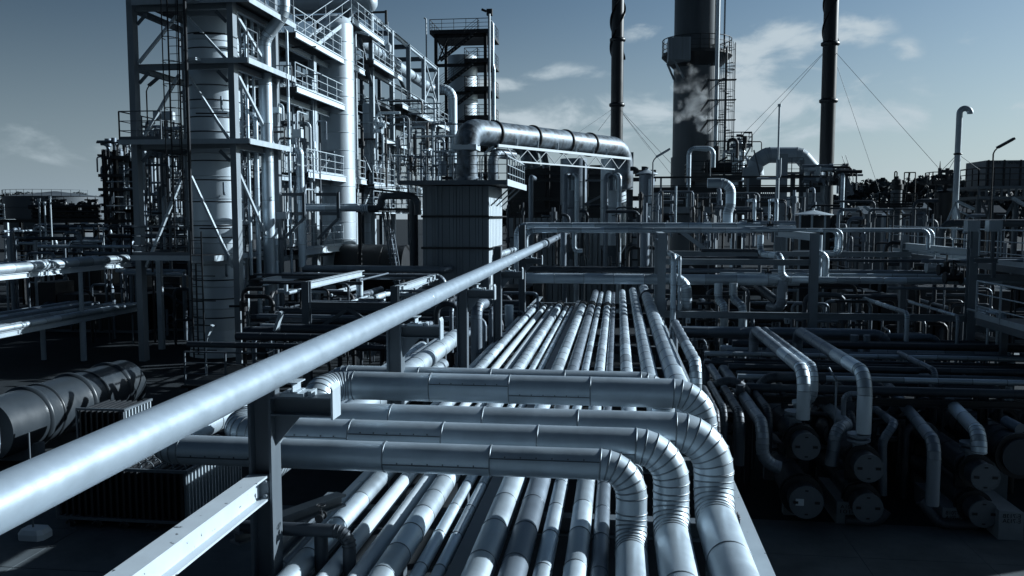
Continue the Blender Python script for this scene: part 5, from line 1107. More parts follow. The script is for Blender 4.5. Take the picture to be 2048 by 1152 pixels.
# ------------------------------------------------------------------ railed walkways far right
t = thing('walkway', (14, 30, 0), 'pale railed walkway slanting away at the far right edge', 'walkway')
x = P(2040, 540, Y=26).x; z = P(2040, 535, Y=26).z
b = MB(); b.box(x, x + 1.2, 24, 38, z - .2, z); b.build('floor', 'grey', t); b = MB(); rails(b, [(x, 24, z), (x, 38, z)], 1.05, 1.6); b.build('railing', 'light', t)
for y in (24.5, 31, 37.5): b = MB(); b.bar((x + .6, y, 0), (x + .6, y, z - .2), .16); b.build('post', 'grey', t)
t = thing('walkway', (14, 30, 0), 'low railed walkway below the slanting one at the right edge', 'walkway')
x = P(2030, 660, Y=22).x; z = P(2030, 658, Y=22).z
b = MB(); b.box(x, x + 2, 20, 24.3, z - .18, z); b.build('floor', 'grey', t); b = MB(); rails(b, [(x, 20, z), (x, 24.3, z)], 1.0, 1.4); b.build('railing', 'light', t)
for y in (20.4, 24): b = MB(); b.bar((x + .6, y, 0), (x + .6, y, z - .18), .16); b.build('post', 'grey', t)

# ------------------------------------------------------------------ unseen shade blocker added beyond the right edge to darken the exchangers
t = thing('shade_blocker', (16, 24, 0), 'added narrow corrugated shade blocker just beyond the right edge, shading the exchangers', 'shade blocker')
hx, hy0, hy1, hz_ = 15.6, 19.5, 31.0, 7.6
b = MB(); n = 60
b.box(hx + .06, 16.6, hy0 + .06, hy1 - .06, 0, hz_)
for i in range(n):
    y = hy0 + (hy1 - hy0) * i / n; b.box(hx, hx + .055, y + .03, y + (hy1 - hy0) / n - .03, 1.0, hz_, .3 + .4 * random.random())
for i in range(14):
    x = hx + .06 + (16.6 - hx) * i / 14; b.box(x + .03, x + (16.6 - hx) / 14 - .03, hy0, hy0 + .055, 1.0, hz_, .3 + .4 * random.random())
b.build('wall', 'corr', t)
b = MB(); b.box(hx - .3, 16.9, hy0 - .3, hy1 + .3, hz_ + .003, hz_ + .25); b.build('roof', 'grey', t)
for y in (21.5, 24, 26.5):
    b = MB(); b.box(hx - .04, hx - .003, y, y + 2.2, 4.6, 6.0); b.build('window', 'black', t)
b = MB(); b.box(hx - .05, hx - .003, 28, 30, .02, 3); b.build('door', 'dark', t)
# air cooler deck and dark lagged runs filling the bay left of the rack
for i in range(13):
    y = 21.6 + i * .82; z = 2.55 + .12 * (i % 3)
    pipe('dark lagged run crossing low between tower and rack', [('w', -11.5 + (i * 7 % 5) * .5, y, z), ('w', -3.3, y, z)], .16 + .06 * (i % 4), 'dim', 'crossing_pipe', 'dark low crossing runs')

# slim horizontals and rails that thicken the tower and the left middle ground
def runs(lab, grp, n, px0, px1, py0, py1, Y0, Y1, seed, w=(.04, .12), ms=('dull', 'grey', 'light', 'dark'), along='x', L=(1.5, 4), name='run_pipe'):
    rnd = random.Random(seed)
    for i in range(n):
        y = rnd.uniform(Y0, Y1); A = P(rnd.uniform(px0, px1), rnd.uniform(py0, py1), Y=y); l = rnd.uniform(*L); d = rnd.uniform(*w)
        B = A + (Vector((l, 0, 0)) if (along == 'x') ^ (rnd.random() < .25) else Vector((0, l, 0)))
        pts = [A, B] + ([B + Vector((0, 0, -rnd.uniform(.4, 1.5)))] if rnd.random() < .5 else [])
        b = MB(); b.tube(pts, d / 2, 8, d * 1.6, 1.6, 3, 0, True, .3); tag(b.build(name, rnd.choice(ms)), lab, 'pipe', grp)
runs('slim horizontal line in the dense framing behind the front tower columns', 'slim lines behind the front tower', 40, 462, 600, 60, 520, 36, 42, 61, L=(.5, 1.5))
runs('slim horizontal line in the dense piping inside the long gantry', 'slim lines in the gantry', 60, 700, 850, 200, 400, 50, 68, 62)
runs('low slim line in the dark piping between tower and rack', 'low lines between tower and rack', 46, 480, 860, 560, 700, 24, 34, 63, (.05, .18), ('dim', 'dull', 'dim', 'light'))
runs('low slim line in the dark piping behind the right-hand columns', 'low lines behind the right columns', 60, 1330, 2000, 500, 640, 29, 38, 64, (.05, .16), ('dim', 'dull', 'dim', 'dark'))
runs('slim line in the far framework left of the tower', 'far lines left of the tower', 30, 200, 370, 250, 430, 50, 64, 65)
for i in range(16):
    rnd = random.Random(700 + i); px = 486 + (i * 53) % 130; y = rnd.uniform(37.5, 41); q = P(px, rnd.uniform(150, 520), Y=y)
    valve('small valve in the dense piping behind the front tower', q, rnd.uniform(.09, .16), 'small valves behind the tower', rnd.choice(('dark', 'dull', 'light')), rnd.choice(((1, 0, 0), (0, 1, 0))))

rnd = random.Random(808)
for i in range(13):      # dark stacked transverse runs over the pipes that come forward to the exchangers
    y = 19.2 + i * .62; z = 2.2 + .13 * (i % 3); x0 = 2.1 + rnd.uniform(0, 1.5); x1 = rnd.uniform(8, 13.5); d = rnd.uniform(.1, .24)
    pts = [('w', x0, y, z), ('w', x1, y, z)] + ([('w', x1, y, z - 1.5)] if i % 2 else [('w', x1, y + 2, z)])
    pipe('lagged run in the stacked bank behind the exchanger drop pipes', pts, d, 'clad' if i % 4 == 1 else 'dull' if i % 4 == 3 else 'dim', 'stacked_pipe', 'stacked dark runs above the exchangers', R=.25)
t = thing('stack_frame', (6, 22, 0), 'dark steel frame under the stacked runs above the exchangers', 'steel frame')
for y in (19.1, 23.0, 27.2):
    if y < 27: b = MB(); b.beam((1.9, y, 1.98), (13.6, y, 1.98), .14, .16); b.build('beam', 'dark', t)
    for x in (2.0, 7.8, 13.5): b = MB(); b.beam((x, y, 0), (x, y, 1.89), .16, .16, upv=(1, 0, 0)); b.build('post', 'dark', t)
thicket('thin upright in the dense far-left piping', 'uprights far left', 0, 285, 448, 520, 42, 54, 46, 71, (.06, .2), ('dim', 'dull', 'dark', 'light'), True, .5, 'upright_pipe')
runs('slim horizontal in the dense far-left piping', 'horizontals far left', 36, 0, 260, 455, 530, 40, 54, 72, (.06, .2), ('dim', 'dull', 'clad', 'dark'), L=(2, 7), name='level_pipe')
thicket('slim upright in the dark gap behind the front tower', 'uprights behind the tower', 285, 375, 250, 500, 40, 50, 50, 73, (.05, .18), ('dull', 'dark', 'grey', 'light'), False, .5, 'upright_pipe')
runs('slim horizontal in the gap behind the front tower', 'horizontals behind the tower', 26, 270, 350, 250, 500, 40, 50, 74, (.05, .2), ('dull', 'dark', 'grey', 'clad'), L=(1, 3), name='level_pipe')
# ------------------------------------------------------------------ right background
# platform frame px 1310-1640
YU = 47.0
uf = thing('upper_frame', (P(1450, 400, Y=YU).x, YU, 0), 'dark multi-beam pipe frame in front of the big chimney', 'steel frame')
for px, w_ in ((1312, .30), (1567, .42)):
    A = P(px, 376 if px < 1400 else 308, Y=YU); b = MB(); b.beam((A.x, YU, 0), (A.x, YU, A.z), w_, .3, upv=(0, 1, 0), tone=.6); b.build('column', 'mid', uf)
for px in (1322, 1378, 1436, 1496):
    A = P(px, 357, Y=YU - .4); b = MB(); b.bar((A.x, YU - .4, P(px, 425, Y=YU).z), (A.x, YU - .4, A.z), .10, tone=.6); b.build('post', 'mid', uf)
for py, h_, m_ in ((355, .10, 'black'), (380, .3, 'dark'), (395, .06, 'mid'), (420, .34, 'mid'), (372, .05, 'dark')):
    A, B = P(1305, py, Y=YU - .2), P(1640, py - (2 if py == 355 else 0), Y=YU - .2); b = MB(); b.bar((A.x, YU - .2, A.z), (B.x, YU - .2, A.z), .14, h_); b.build('beam', m_, uf)
A, B = P(1310, 382, Y=YU + 3), P(1555, 430, Y=YU + 3)
b = MB(); b.box(A.x, B.x, YU + 3, YU + 3.2, B.z, P(1310, 388, Y=YU + 3).z); b.build('dark_backing', 'black', uf)
rnd = random.Random(77); b = MB()
for i in range(60):
    px = 1316 + i * 4.1; A = P(px, 384, Y=YU + 1); b.bar((A.x, YU + 1, P(px, rnd.choice((392, 398)), Y=YU + 1).z), (A.x, YU + 1, A.z), .05, tone=rnd.random())
b.build('hanger_row', 'grey', uf)
# railed deck before the chimney
t = thing('chimney_deck', P(1432, 348, Y=52), 'dark railed deck with machinery at the foot of the chimney', 'platform')
A, B = P(1380, 350, Y=52), P(1484, 350, Y=52); b = MB(); b.box(A.x, B.x, 52, 56, A.z - .3, A.z); b.build('deck', 'dark', t)
b = MB(); rails(b, [(A.x, 56, A.z), (A.x, 52, A.z), (B.x, 52, A.z), (B.x, 56, A.z)], .8, .9, .03); b.build('railing', 'black', t)
b = MB(); c = P(1432, 345, Y=54); b.rod((c.x - .7, 54, c.z + .3), (c.x + .9, 54, c.z + .3), .35, 14); b.rod((c.x, 54, c.z), (c.x, 54, c.z + 1.6), .2, 10); b.bar((c.x - .9, 53.6, c.z + .1), (c.x + .6, 53.6, c.z + .9), .12); b.build('machinery', 'dark', t)
for px in (1385, 1480): q = P(px, 400, Y=54); b = MB(); b.bar((q.x, 54, 0), (q.x, 54, A.z - .3), .25); b.build('post', 'dark', t)
pipe('pale arched pipe in front of the chimney foot', [(1376, 420, 50), (1378, 297, 50), (1427, 297, 50), (1430, 335, 50)], 9, 'clad', R=.35, snap=.15)
pipe('shiny straight downcomer on the right flank of the chimney', [(1430, 330, 66), (1430, 0, 66), (1430, -40, 66)], 8, 'white', 'downcomer', snap=.3)
lamp('small pale lamp before the chimney foot', (P(1420, 352, Y=49).x, 49, 0), P(1420, 302, Y=49).z, (-.9, .1), m='grey', L=.8)
# big chimney
Yc_ = 70.0; kx = P(1391, 250, Y=Yc_).x; kr = 43.5 * Yc_ / F
ch = thing('chimney', (kx, Yc_, 0), 'very thick dark chimney rising out of frame with a platform ring and weather stains', 'chimney')
zb_ = P(1391, 315, Y=Yc_).z
b = MB(); b.lathe((kx, Yc_, 0), [(kr * 1.06, 0), (kr * 1.06, zb_)], 56); b.lathe((kx, Yc_, zb_), [(kr * 1.06, 0), (kr, .01), (kr, 34)], 56); b.build('shaft', 'stack', ch)
zp_ = P(1391, 112, Y=Yc_).z
b = MB(); rr = []
for (r, z) in ((kr * 1.0, zp_ - 1.0), (kr + .95, zp_ - .1), (kr + .95, zp_), (kr + .0, zp_)): rr.append(b.ring(Vector((kx, Yc_, z)), Vector((1, 0, 0)), Vector((0, 1, 0)), r, 40))
for p_, q_ in zip(rr[:-1], rr[1:]): b.skin(p_, q_, 40, False)
pr_ = b.build('platform_ring', 'dark', ch)
b = MB(); rails(b, [(kx + (kr + .9) * math.cos(q), Yc_ + (kr + .9) * math.sin(q), zp_) for q in [2 * math.pi * k / 24 for k in range(25)]], 1.2, 1.3, .03, True); b.build('platform_railing', 'dark', pr_)
A, B = P(1336, 122, Y=Yc_ - kr - .5), P(1381, 76, Y=Yc_ - kr - .5); b = MB()
for i in range(12): b.box(A.x + (B.x - A.x) * i / 12 + .01, A.x + (B.x - A.x) * (i + 1) / 12 - .01, Yc_ - kr - 1.0, Yc_ - kr - .95, A.z, B.z, .3 + .4 * rnd.random())
b.box(A.x, B.x, Yc_ - kr - .949, Yc_ - .6, A.z, B.z); b.bar((A.x, Yc_ - 1.2, A.z), (kx - kr, Yc_ - .8, A.z - 1.2), .12); b.bar((A.x + .4, Yc_ - kr - .9, A.z), (kx - kr * .6, Yc_ - kr + .2, A.z - 1.2), .12); b.build('enclosure', 'corr', ch)
b = MB(); ladder(b, kx + kr + .25, Yc_ - .6, zp_, 40, .6, 'y', False, .03); b.build('ladder', 'grey', ch)
# spiral stair beside chimney
Yq = 67.5; qx = P(1451, 220, Y=Yq).x; q0, q1 = P(1451, 345, Y=Yq).z, P(1451, 86, Y=Yq).z
t = thing('spiral_stair', (qx, Yq, 0), 'thin spiral stair with round cage beside the chimney', 'stair')
b = MB(); b.rod((qx, Yq, 0), (qx, Yq, q1 - .3), .09, 8); b.build('centre_post', 'dark', t)
b = MB(); n = int((q1 - q0 - 1.2) / .21)
for i in range(n):
    an = -i * .50; z = q0 + .21 * i; d_ = Vector((math.cos(an), math.sin(an), 0)); e2 = Vector((-d_.y, d_.x, 0))
    b.quadbox([Vector((qx, Yq, z)) + v for v in (d_ * .06 - e2 * .03, d_ * .62 - e2 * .14, d_ * .62 + e2 * .14, d_ * .06 + e2 * .03, d_ * .06 - e2 * .03 + Vector((0, 0, .04)), d_ * .62 - e2 * .14 + Vector((0, 0, .04)), d_ * .62 + e2 * .14 + Vector((0, 0, .04)), d_ * .06 + e2 * .03 + Vector((0, 0, .04)))])
b.build('treads', 'dark', t)
b = MB()
for k in range(14): an = math.pi * 2 * k / 14; b.bar((qx + .66 * math.cos(an), Yq + .66 * math.sin(an), q0), (qx + .66 * math.cos(an), Yq + .66 * math.sin(an), q1), .03)
z = q0
while z < q1 + .1: b.line([Vector((qx + .66 * math.cos(2 * math.pi * k / 16), Yq + .66 * math.sin(2 * math.pi * k / 16), z)) for k in range(17)], .02, 5); z += 1.55
b.build('cage', 'grey', t)
# second cage (ladder tower) against chimney
Yq2 = 66; qx2 = P(1408, 220, Y=Yq2).x
t = thing('caged_stair', (qx2, Yq2, 0), 'pale slatted round cage climbing the lit flank of the chimney', 'stair')
b = MB()
for k in range(12): an = math.pi * 2 * k / 12; b.bar((qx2 + .9 + .62 * math.cos(an), Yq2 + .62 * math.sin(an), P(1408, 330, Y=Yq2).z), (qx2 + .9 + .62 * math.cos(an), Yq2 + .62 * math.sin(an), P(1408, 128, Y=Yq2).z), .028)
b.build('cage', 'grey', t)
b = MB()
for py in (160, 200, 240, 282, 320):
    z = P(1408, py, Y=Yq2).z; b.box(qx2 + .2, qx2 + 2.3, Yq2 - .3, Yq2 + .3, z - .05, z); b.bar((qx2 + .3, Yq2 - .25, z - .05), (qx2 - .2, Yq2 + .3, z - .8), .1); b.bar((qx2 + 1.2, Yq2 - .28, z - .05), (qx2 + .3, Yq2 - .28, z - .9), .05)
b.build('landings', 'dark', t)
# steam
sv = bpy.data.materials.new('steam'); sv.use_nodes = True; t_ = sv.node_tree; t_.nodes.clear()
o_ = N(t_, 'ShaderNodeOutputMaterial'); pv = N(t_, 'ShaderNodeVolumePrincipled'); pv.inputs['Color'].default_value = (.93, .97, 1, 1); pv.inputs['Anisotropy'].default_value = .2
tcn = N(t_, 'ShaderNodeTexCoord'); ns = N(t_, 'ShaderNodeTexNoise'); ns.inputs['Scale'].default_value = 1.2; ns.inputs['Detail'].default_value = 8; ns.inputs['Roughness'].default_value = .6; ns.inputs['Distortion'].default_value = .8
t_.links.new(tcn.outputs['Object'], ns.inputs['Vector'])
ga = N(t_, 'ShaderNodeAttribute', attribute_name='tone')
gp = N(t_, 'ShaderNodeNewGeometry'); acc = None
n3 = N(t_, 'ShaderNodeTexNoise'); n3.inputs['Scale'].default_value = 1.1; n3.inputs['Detail'].default_value = 5; t_.links.new(gp.outputs['Position'], n3.inputs['Vector'])
w0 = N(t_, 'ShaderNodeVectorMath', operation='SUBTRACT'); t_.links.new(n3.outputs['Color'], w0.inputs[0]); w0.inputs[1].default_value = (.5, .5, .5)
w1 = N(t_, 'ShaderNodeVectorMath', operation='SCALE'); t_.links.new(w0.outputs[0], w1.inputs[0]); w1.inputs['Scale'].default_value = 1.9
wp = N(t_, 'ShaderNodeVectorMath', operation='ADD'); t_.links.new(gp.outputs['Position'], wp.inputs[0]); t_.links.new(w1.outputs[0], wp.inputs[1])
_rn = random.Random(5); puffs = [(px + _rn.gauss(0, 7), py + _rn.gauss(0, 9), r * _rn.uniform(.45, .8)) for px, py, r in [(1412, 258, .45), (1405, 242, .62), (1408, 226, .75), (1401, 208, .95), (1388, 194, 1.0), (1374, 214, .9), (1360, 222, .7), (1400, 178, .9), (1368, 162, .75), (1378, 148, .6), (1356, 174, .6)] for _ in range(3)] + [(1414, 260, .3), (1409, 250, .38)]
for px, py, r in puffs:
    vs = N(t_, 'ShaderNodeVectorMath', operation='DISTANCE'); t_.links.new(wp.outputs[0], vs.inputs[0]); vs.inputs[1].default_value = P(px, py, Y=66.3)
    q_ = mth(t_, 'POWER', mth(t_, 'SUBTRACT', 1.0, mth(t_, 'DIVIDE', vs.outputs['Value'], r * 1.15), True), 1.3); q_ = mth(t_, 'MULTIPLY', q_, 2.4 if py > 225 and px > 1395 else .9 if py > 185 else .32)
    acc = q_ if acc is None else mth(t_, 'ADD', acc, q_)
dn = mth(t_, 'MULTIPLY', mth(t_, 'MULTIPLY', acc, mth(t_, 'POWER', mth(t_, 'MULTIPLY', ns.outputs[0], 1.75), 3)), 2.2)
t_.links.new(dn, pv.inputs['Density']); t_.links.new(pv.outputs[0], o_.inputs['Volume']); M['steam'] = sv
b = MB(); _p = [(1412, 257, .42), (1404, 240, .55), (1407, 225, .7), (1400, 208, .9), (1385, 195, .9), (1372, 215, .8), (1360, 222, .6), (1398, 180, .7), (1366, 160, .6), (1376, 150, .5), (1358, 172, .5)]
import bmesh
bm = bmesh.new()
for px, py, r in puffs:
    A = P(px, py, Y=66.3); bmesh.ops.create_icosphere(bm, subdivisions=2, radius=r * 1.7, matrix=Matrix.Translation(A))
me = bpy.data.meshes.new('steam_plume'); bm.to_mesh(me); bm.free(); me.materials.append(sv)
o = bpy.data.objects.new('steam_plume', me); col.objects.link(o)
rm = o.modifiers.new('union', 'REMESH'); rm.mode = 'VOXEL'; rm.voxel_size = .14
tag(o, 'white steam puff drifting across the dark face of the chimney', 'steam', None, 'stuff')
# black flues with helical strakes and stay wires
def flue(label, px, w_, pyb, Y, rings, strake, stays, wire_py, sw=.2):
    c = P(px, 200, Y=Y); r = w_ / 2 * Y / F; t = thing('flue_stack', (c.x, Y, 0), label, 'flue')
    b = MB(); b.lathe((c.x, Y, 0), [(r, .02), (r, 12), (r, 24), (r, 40)], 28); b.build('shaft', 'black', t)
    for py in rings: b = MB(); b.band(Vector((c.x, Y, P(px, py, Y=Y).z)), Vector((0, 0, 1)), Vector((1, 0, 0)), Vector((0, 1, 0)), r, 28, .16, .12, .5); b.build('stay_ring', 'black', t)
    z0 = P(px, strake, Y=Y).z
    for s in range(3 if sw > .15 else 2):
        b = MB(); pr = None; pitch = 5.2
        for i in range(140):
            z = z0 + i * .14; an = s * 2 * math.pi / 3 + 2 * math.pi * (z - z0) / pitch; d_ = Vector((math.cos(an), math.sin(an), 0))
            k = len(b.v); b.v += [Vector((c.x, Y, z)) + d_ * r * .99, Vector((c.x, Y, z)) + d_ * (r + sw), Vector((c.x, Y, z + .06)) + d_ * (r + sw), Vector((c.x, Y, z + .06)) + d_ * r * .99]
            if pr is not None:
                for j in range(4): b.face((pr + j, pr + (j + 1) % 4, k + (j + 1) % 4, k + j))
            pr = k
        b.build('strake', 'black', t)
    zw = P(px, wire_py, Y=Y).z; w = MB()
    for (qx_, qy_, qY) in stays:
        A = P(qx_, qy_, Y=qY); w = MB(); w.rod(Vector((c.x, Y, zw)), A, .013, 5); w.build('stay_wire', 'wire', t)
flue('black flue with broad spiral strakes left of the chimney, stayed by wires', 1234, 24, 275, 62, (80, 210), 120, [(1150, 270, 58), (1196, 262, 70), (1350, 335, 58), (1347, 355, 66), (1300, 300, 90)], 212, .13)
flue('taller looking black flue with thin spiral right of the chimney, stayed by wires', 1657, 27, 330, 60, (88, 202), 84, [(1395, 360, 62), (1440, 345, 70), (1760, 385, 62), (1885, 345, 55)], 92, .08)
# thin masts, vents
t = thing('light_mast', (P(1559, 300, Y=44).x, 44, 0), 'tall thin mast standing before the duct arch', 'mast')
A = P(1559, 213, Y=44); b = MB(); b.rod((A.x, 44, 0), (A.x, 44, A.z - 2.6), .09, 8); b.rod((A.x, 44, A.z - 2.6), (A.x, 44, A.z), .05, 8); b.rod((A.x, 44, A.z), (A.x, 44, A.z + .12), .09, 8); b.build('mast', 'light', t)
A = P(1559, 357, Y=44); b = MB(); b.tube([Vector((A.x, 43.9, A.z + 1)), Vector((A.x, 43.9, A.z)), Vector((A.x - 1.1, 43.9, A.z))], .06, 8, .2, None, 3, 0); b.build('arm', 'light', t)
c = P(1916, 300, Y=41); pth = [(c.x - .02, 41, 4.5), (c.x, 41, P(1916, 217, Y=41).z), (c.x + .45, 41, P(1916, 217, Y=41).z), (c.x + .45, 41, P(1916, 228, Y=41).z)]
t = thing('vent_pipe', (c.x, 41, 0), 'pale tall hooked vent pipe with stay wires at the right', 'vent pipe')
b = MB(); b.tube([Vector(p) for p in pth], .13, 16, .25, 3, 8, 0); b.rod((c.x - .02, 41, 0), (c.x - .02, 41, 4.5), .12, 12); b.build('pipe_run', 'light', t)
zr_ = P(1916, 308, Y=41).z; b = MB(); b.band(Vector((c.x, 41, zr_)), Vector((0, 0, 1)), Vector((1, 0, 0)), Vector((0, 1, 0)), .13, 16, .05, .05); b.build('stay_ring', 'dark', t)
for qx_, qy_, qY in ((1840, 385, 40), (1897, 340, 44), (1960, 340, 41)): b = MB(); b.rod((c.x, 41, zr_), P(qx_, qy_, Y=qY), .012, 5); b.build('stay_wire', 'wire', t)
t = thing('tripod_mast', (c.x, 40, 0), 'pale braced leg frame at the foot of the hooked vent pipe', 'mast')
for qx_ in (1893, 1921): A, B = P(1911, 404, Y=40.6), P(qx_, 446, Y=40.6); b = MB(); b.bar(A, B, .07); b.build('leg', 'light', t)
A, B = P(1914, 402, Y=40.6), P(1948, 418, Y=40.6); b = MB(); b.bar(A, B, .16, .10); b.build('arm', 'light', t); A, B = P(1921, 423, Y=40.6), P(1948, 436, Y=40.6); b = MB(); b.bar(A, B, .08, .06); b.build('arm', 'light', t)
# duct arch with boxes
Ya_ = 56.0
t = thing('duct_arch', (P(1570, 350, Y=Ya_).x, Ya_, 0), 'pale faceted duct arch between two boxes, right of the chimney', 'duct')
b = MB(); b.tube(path([(1512, 352, Ya_), (1509, 325, Ya_), (1535, 310, Ya_), (1600, 310, Ya_), (1626, 340, Ya_), (1624, 365, Ya_)], 0), .5, 28, .55, 2.0, 3, .012); b.build('duct_run', 'corrl', t)
A, B = P(1486, 352, Y=Ya_ - .7), P(1521, 334, Y=Ya_ - .7); b = MB(); b.box(A.x, B.x, Ya_ - .7, Ya_ + .9, A.z, B.z); b.build('inlet_box', 'light', t)
A, B = P(1489, 430, Y=Ya_), P(1520, 353, Y=Ya_); b = MB(); b.box(A.x, B.x, Ya_ - .5, Ya_ + .7, A.z, B.z); b.build('inlet_shaft', 'grey', t)
A, B = P(1609, 411, Y=Ya_ - .4), P(1655, 366, Y=Ya_ - .4)
b = MB(); b.box(A.x, B.x, Ya_ - .6, Ya_ + 1.2, A.z, B.z); b.bar((A.x + .1, Ya_ - .66, B.z - .1), (B.x, Ya_ - .66, A.z), .07); b.bar((A.x + .4, Ya_ - .75, A.z), (B.x, Ya_ - .75, B.z - .3), .07); b.build('outlet_box', 'corrl', t)
A2 = P(1640, 365, Y=Ya_); b = MB(); b.quadbox([(A.x, Ya_ - .55, B.z + .004), (B.x, Ya_ - .55, B.z + .004), (B.x, Ya_ + 1, B.z + .004), (A.x, Ya_ + 1, B.z + .004), (A.x, Ya_ - .5, B.z + .5), (A.x + 1.05, Ya_ - .5, B.z + .5), (A.x + 1.05, Ya_ + .6, B.z + .5), (A.x, Ya_ + .6, B.z + .5)]); b.build('hopper', 'corrl', t)
t = thing('arch_platform', (P(1650, 380, Y=54).x, 54, 0), 'dark stair and platform frame around the right box of the duct arch', 'platform')
for px, py0 in ((1604, 320), (1690, 327), (1586, 345), (1655, 372)): A = P(px, py0, Y=54.5); b = MB(); b.beam((A.x, 54.5, 0), (A.x, 54.5, A.z), .25, .25, upv=(1, 0, 0)); b.build('column', 'grey', t)
for py, a_, c_ in ((363, 1636, 1692), (349, 1560, 1606), (332, 1604, 1670)): A, B = P(a_, py, Y=54), P(c_, py, Y=54); b = MB(); b.box(A.x, B.x, 54, 55.4 if py != 332 else 54.2, A.z - .2, A.z); b.build('platform', 'dark' if py != 332 else 'light', t)
A, B = P(1640, 363, Y=54), P(1692, 363, Y=54); b = MB(); rails(b, [(A.x, 54, A.z), (B.x, 54, A.z), (B.x, 55.4, A.z)], 1.0, .8); b.build('railing', 'grey', t)
A, B = P(1560, 349, Y=54), P(1606, 349, Y=54); b = MB(); rails(b, [(A.x, 54, A.z), (B.x, 54, A.z)], 1.0, .6); b.build('railing', 'grey', t)
A, B = P(1690, 345, Y=54), P(1705, 390, Y=54); b = MB(); stair(b, (B.x, 54, B.z), (A.x, 54, A.z), (0, 1, 0), .8); b.build('staircase', 'grey', t)
A, B = P(1570, 350, Y=54.6), P(1542, 300, Y=54.6); b = MB(); b.bar(A, (A.x - .5, 54.6, B.z), .1); b.build('brace', 'grey', t); b = MB(); b.bar((A.x - 1.5, 54.6, A.z), (A.x - 1.9, 54.6, B.z), .08); b.build('brace', 'grey', t)
pipe('pale straight pipe down the right edge of the duct arch platform', [(1683, 430, 53), (1684, 348, 53), (1680, 344, 54)], 8, 'clad', R=.2)
pipe('transverse pipe across the top of the arch platform', [(1604, 332, 53.5), (1666, 331, 53.5)], 6, 'dull')
thicket('thin valve pipe on the duct arch platform', 'thin pipes on the arch platform', 1632, 1690, 330, 372, 53, 56, 22, 51, (.08, .22), ('dark', 'dull', 'grey', 'light'), False, .6)
t = thing('squat_vent', (P(1637, 300, Y=58).x, 58, 0), 'short open round vent beside the right black flue', 'vent')
A = P(1634, 318, Y=58); b = MB(); b.lathe((A.x, 58, 0), [(.3, 0), (.3, A.z - 1.6), (.42, A.z - 1.2), (.42, A.z - .5)], 20, .04); b.build('body', 'dull', t)
# pepper-pot column with platforms right of chimney
A = P(1478, 275, Y=60); t = thing('platform_column', (A.x, 60, 0), 'pale vessel column with round platforms right of the spiral stair', 'vessel')
b = MB(); b.lathe((A.x, 60, 0), [(.45, 0), (.45, A.z - 3), (.40, A.z - 2.0), (.45, A.z - 1), (.3, A.z - .3), (.1, A.z)], 20, .05); b.build('shell', 'vessel', t)
for dz in (-.6, -2.2, -3.6):
    z = A.z + dz; b = MB(); b.box(A.x - .6, A.x + .75, 59.4, 60.6, z - .08, z); rails(b, [(A.x - .6, 59.4, z), (A.x + .75, 59.4, z), (A.x + .75, 60.6, z)], .9, .6, .03); b.bar((A.x + .7, 59.5, z - .1), (A.x + .3, 59.8, z - .9), .07); b.build('platform', 'grey', t)
thicket('thin dark pipe beside the vessel column right of the spiral stair', 'thin pipes by the pale column', 1464, 1500, 265, 350, 58, 62, 14, 52, (.06, .2), ('dark', 'dull', 'light'), False, .4)
# round roofed hut and mushroom tank
A = P(1626, 432, Y=36); rr_ = 39 * 36 / F; t = thing('roofed_hut', (A.x, 36, 0), 'small round hut with a pale conical roof in front of the arch boxes', 'hut')
b = MB(); b.lathe((A.x, 36, P(1626, 430, Y=36).z), [(rr_, 0), (rr_ * .95, .03), (.05, .2), (.05, .28)], 12); b.build('roof', 'light', t)
b = MB(); b.box(A.x - .55, A.x + .6, 35.7, 36.8, 0, P(1626, 431, Y=36).z); b.build('walls', 'dark', t)
for px in (1600, 1624, 1650): q = P(px, 440, Y=35.5); b = MB(); b.bar((q.x, 35.5, 0), (q.x, 35.5, P(px, 430, Y=35.5).z), .07); b.build('post', 'light', t)
A = P(1294, 345, Y=50); t = thing('mushroom_tank', (A.x, 50, 0), 'dark round tank with a shallow lid beside the lamp, left of the frame', 'tank')
b = MB(); b.lathe((A.x, 50, 0), [(.45, 0), (.45, P(1294, 350, Y=50).z)], 24, .05); b.build('body', 'dull', t)
b = MB(); b.lathe((A.x, 50, P(1294, 349, Y=50).z), [(.64, 0), (.6, .06), (.1, .28), (.1, .34)], 24); b.build('lid', 'light', t)
b = MB()
for dx in (-.55, .1): b.tube([Vector((A.x + dx, 50.5, A.z - .2)), Vector((A.x + dx, 50.5, A.z + .25)), Vector((A.x + dx - .4, 50.5, A.z + .25))], .13, 10, .2, None, 4, 0)
b.build('hooked_vent', 'black', t)
pipe('bright drop pipe below the mushroom tank', [(1299, 440, 49), (1299, 358, 49)], 6, 'clad')
t = thing('pale_tank', (P(1576, 405, Y=60).x, 60, 0), 'pale round-topped tank between the upper frame and the arch', 'tank')
A = P(1577, 408, Y=60); b = MB(); b.lathe((A.x, 60, 0), [(.55, .02), (.55, A.z), (.5, A.z + .25), (.3, A.z + .45), (.05, A.z + .5)], 24); b.build('shell', 'white', t)
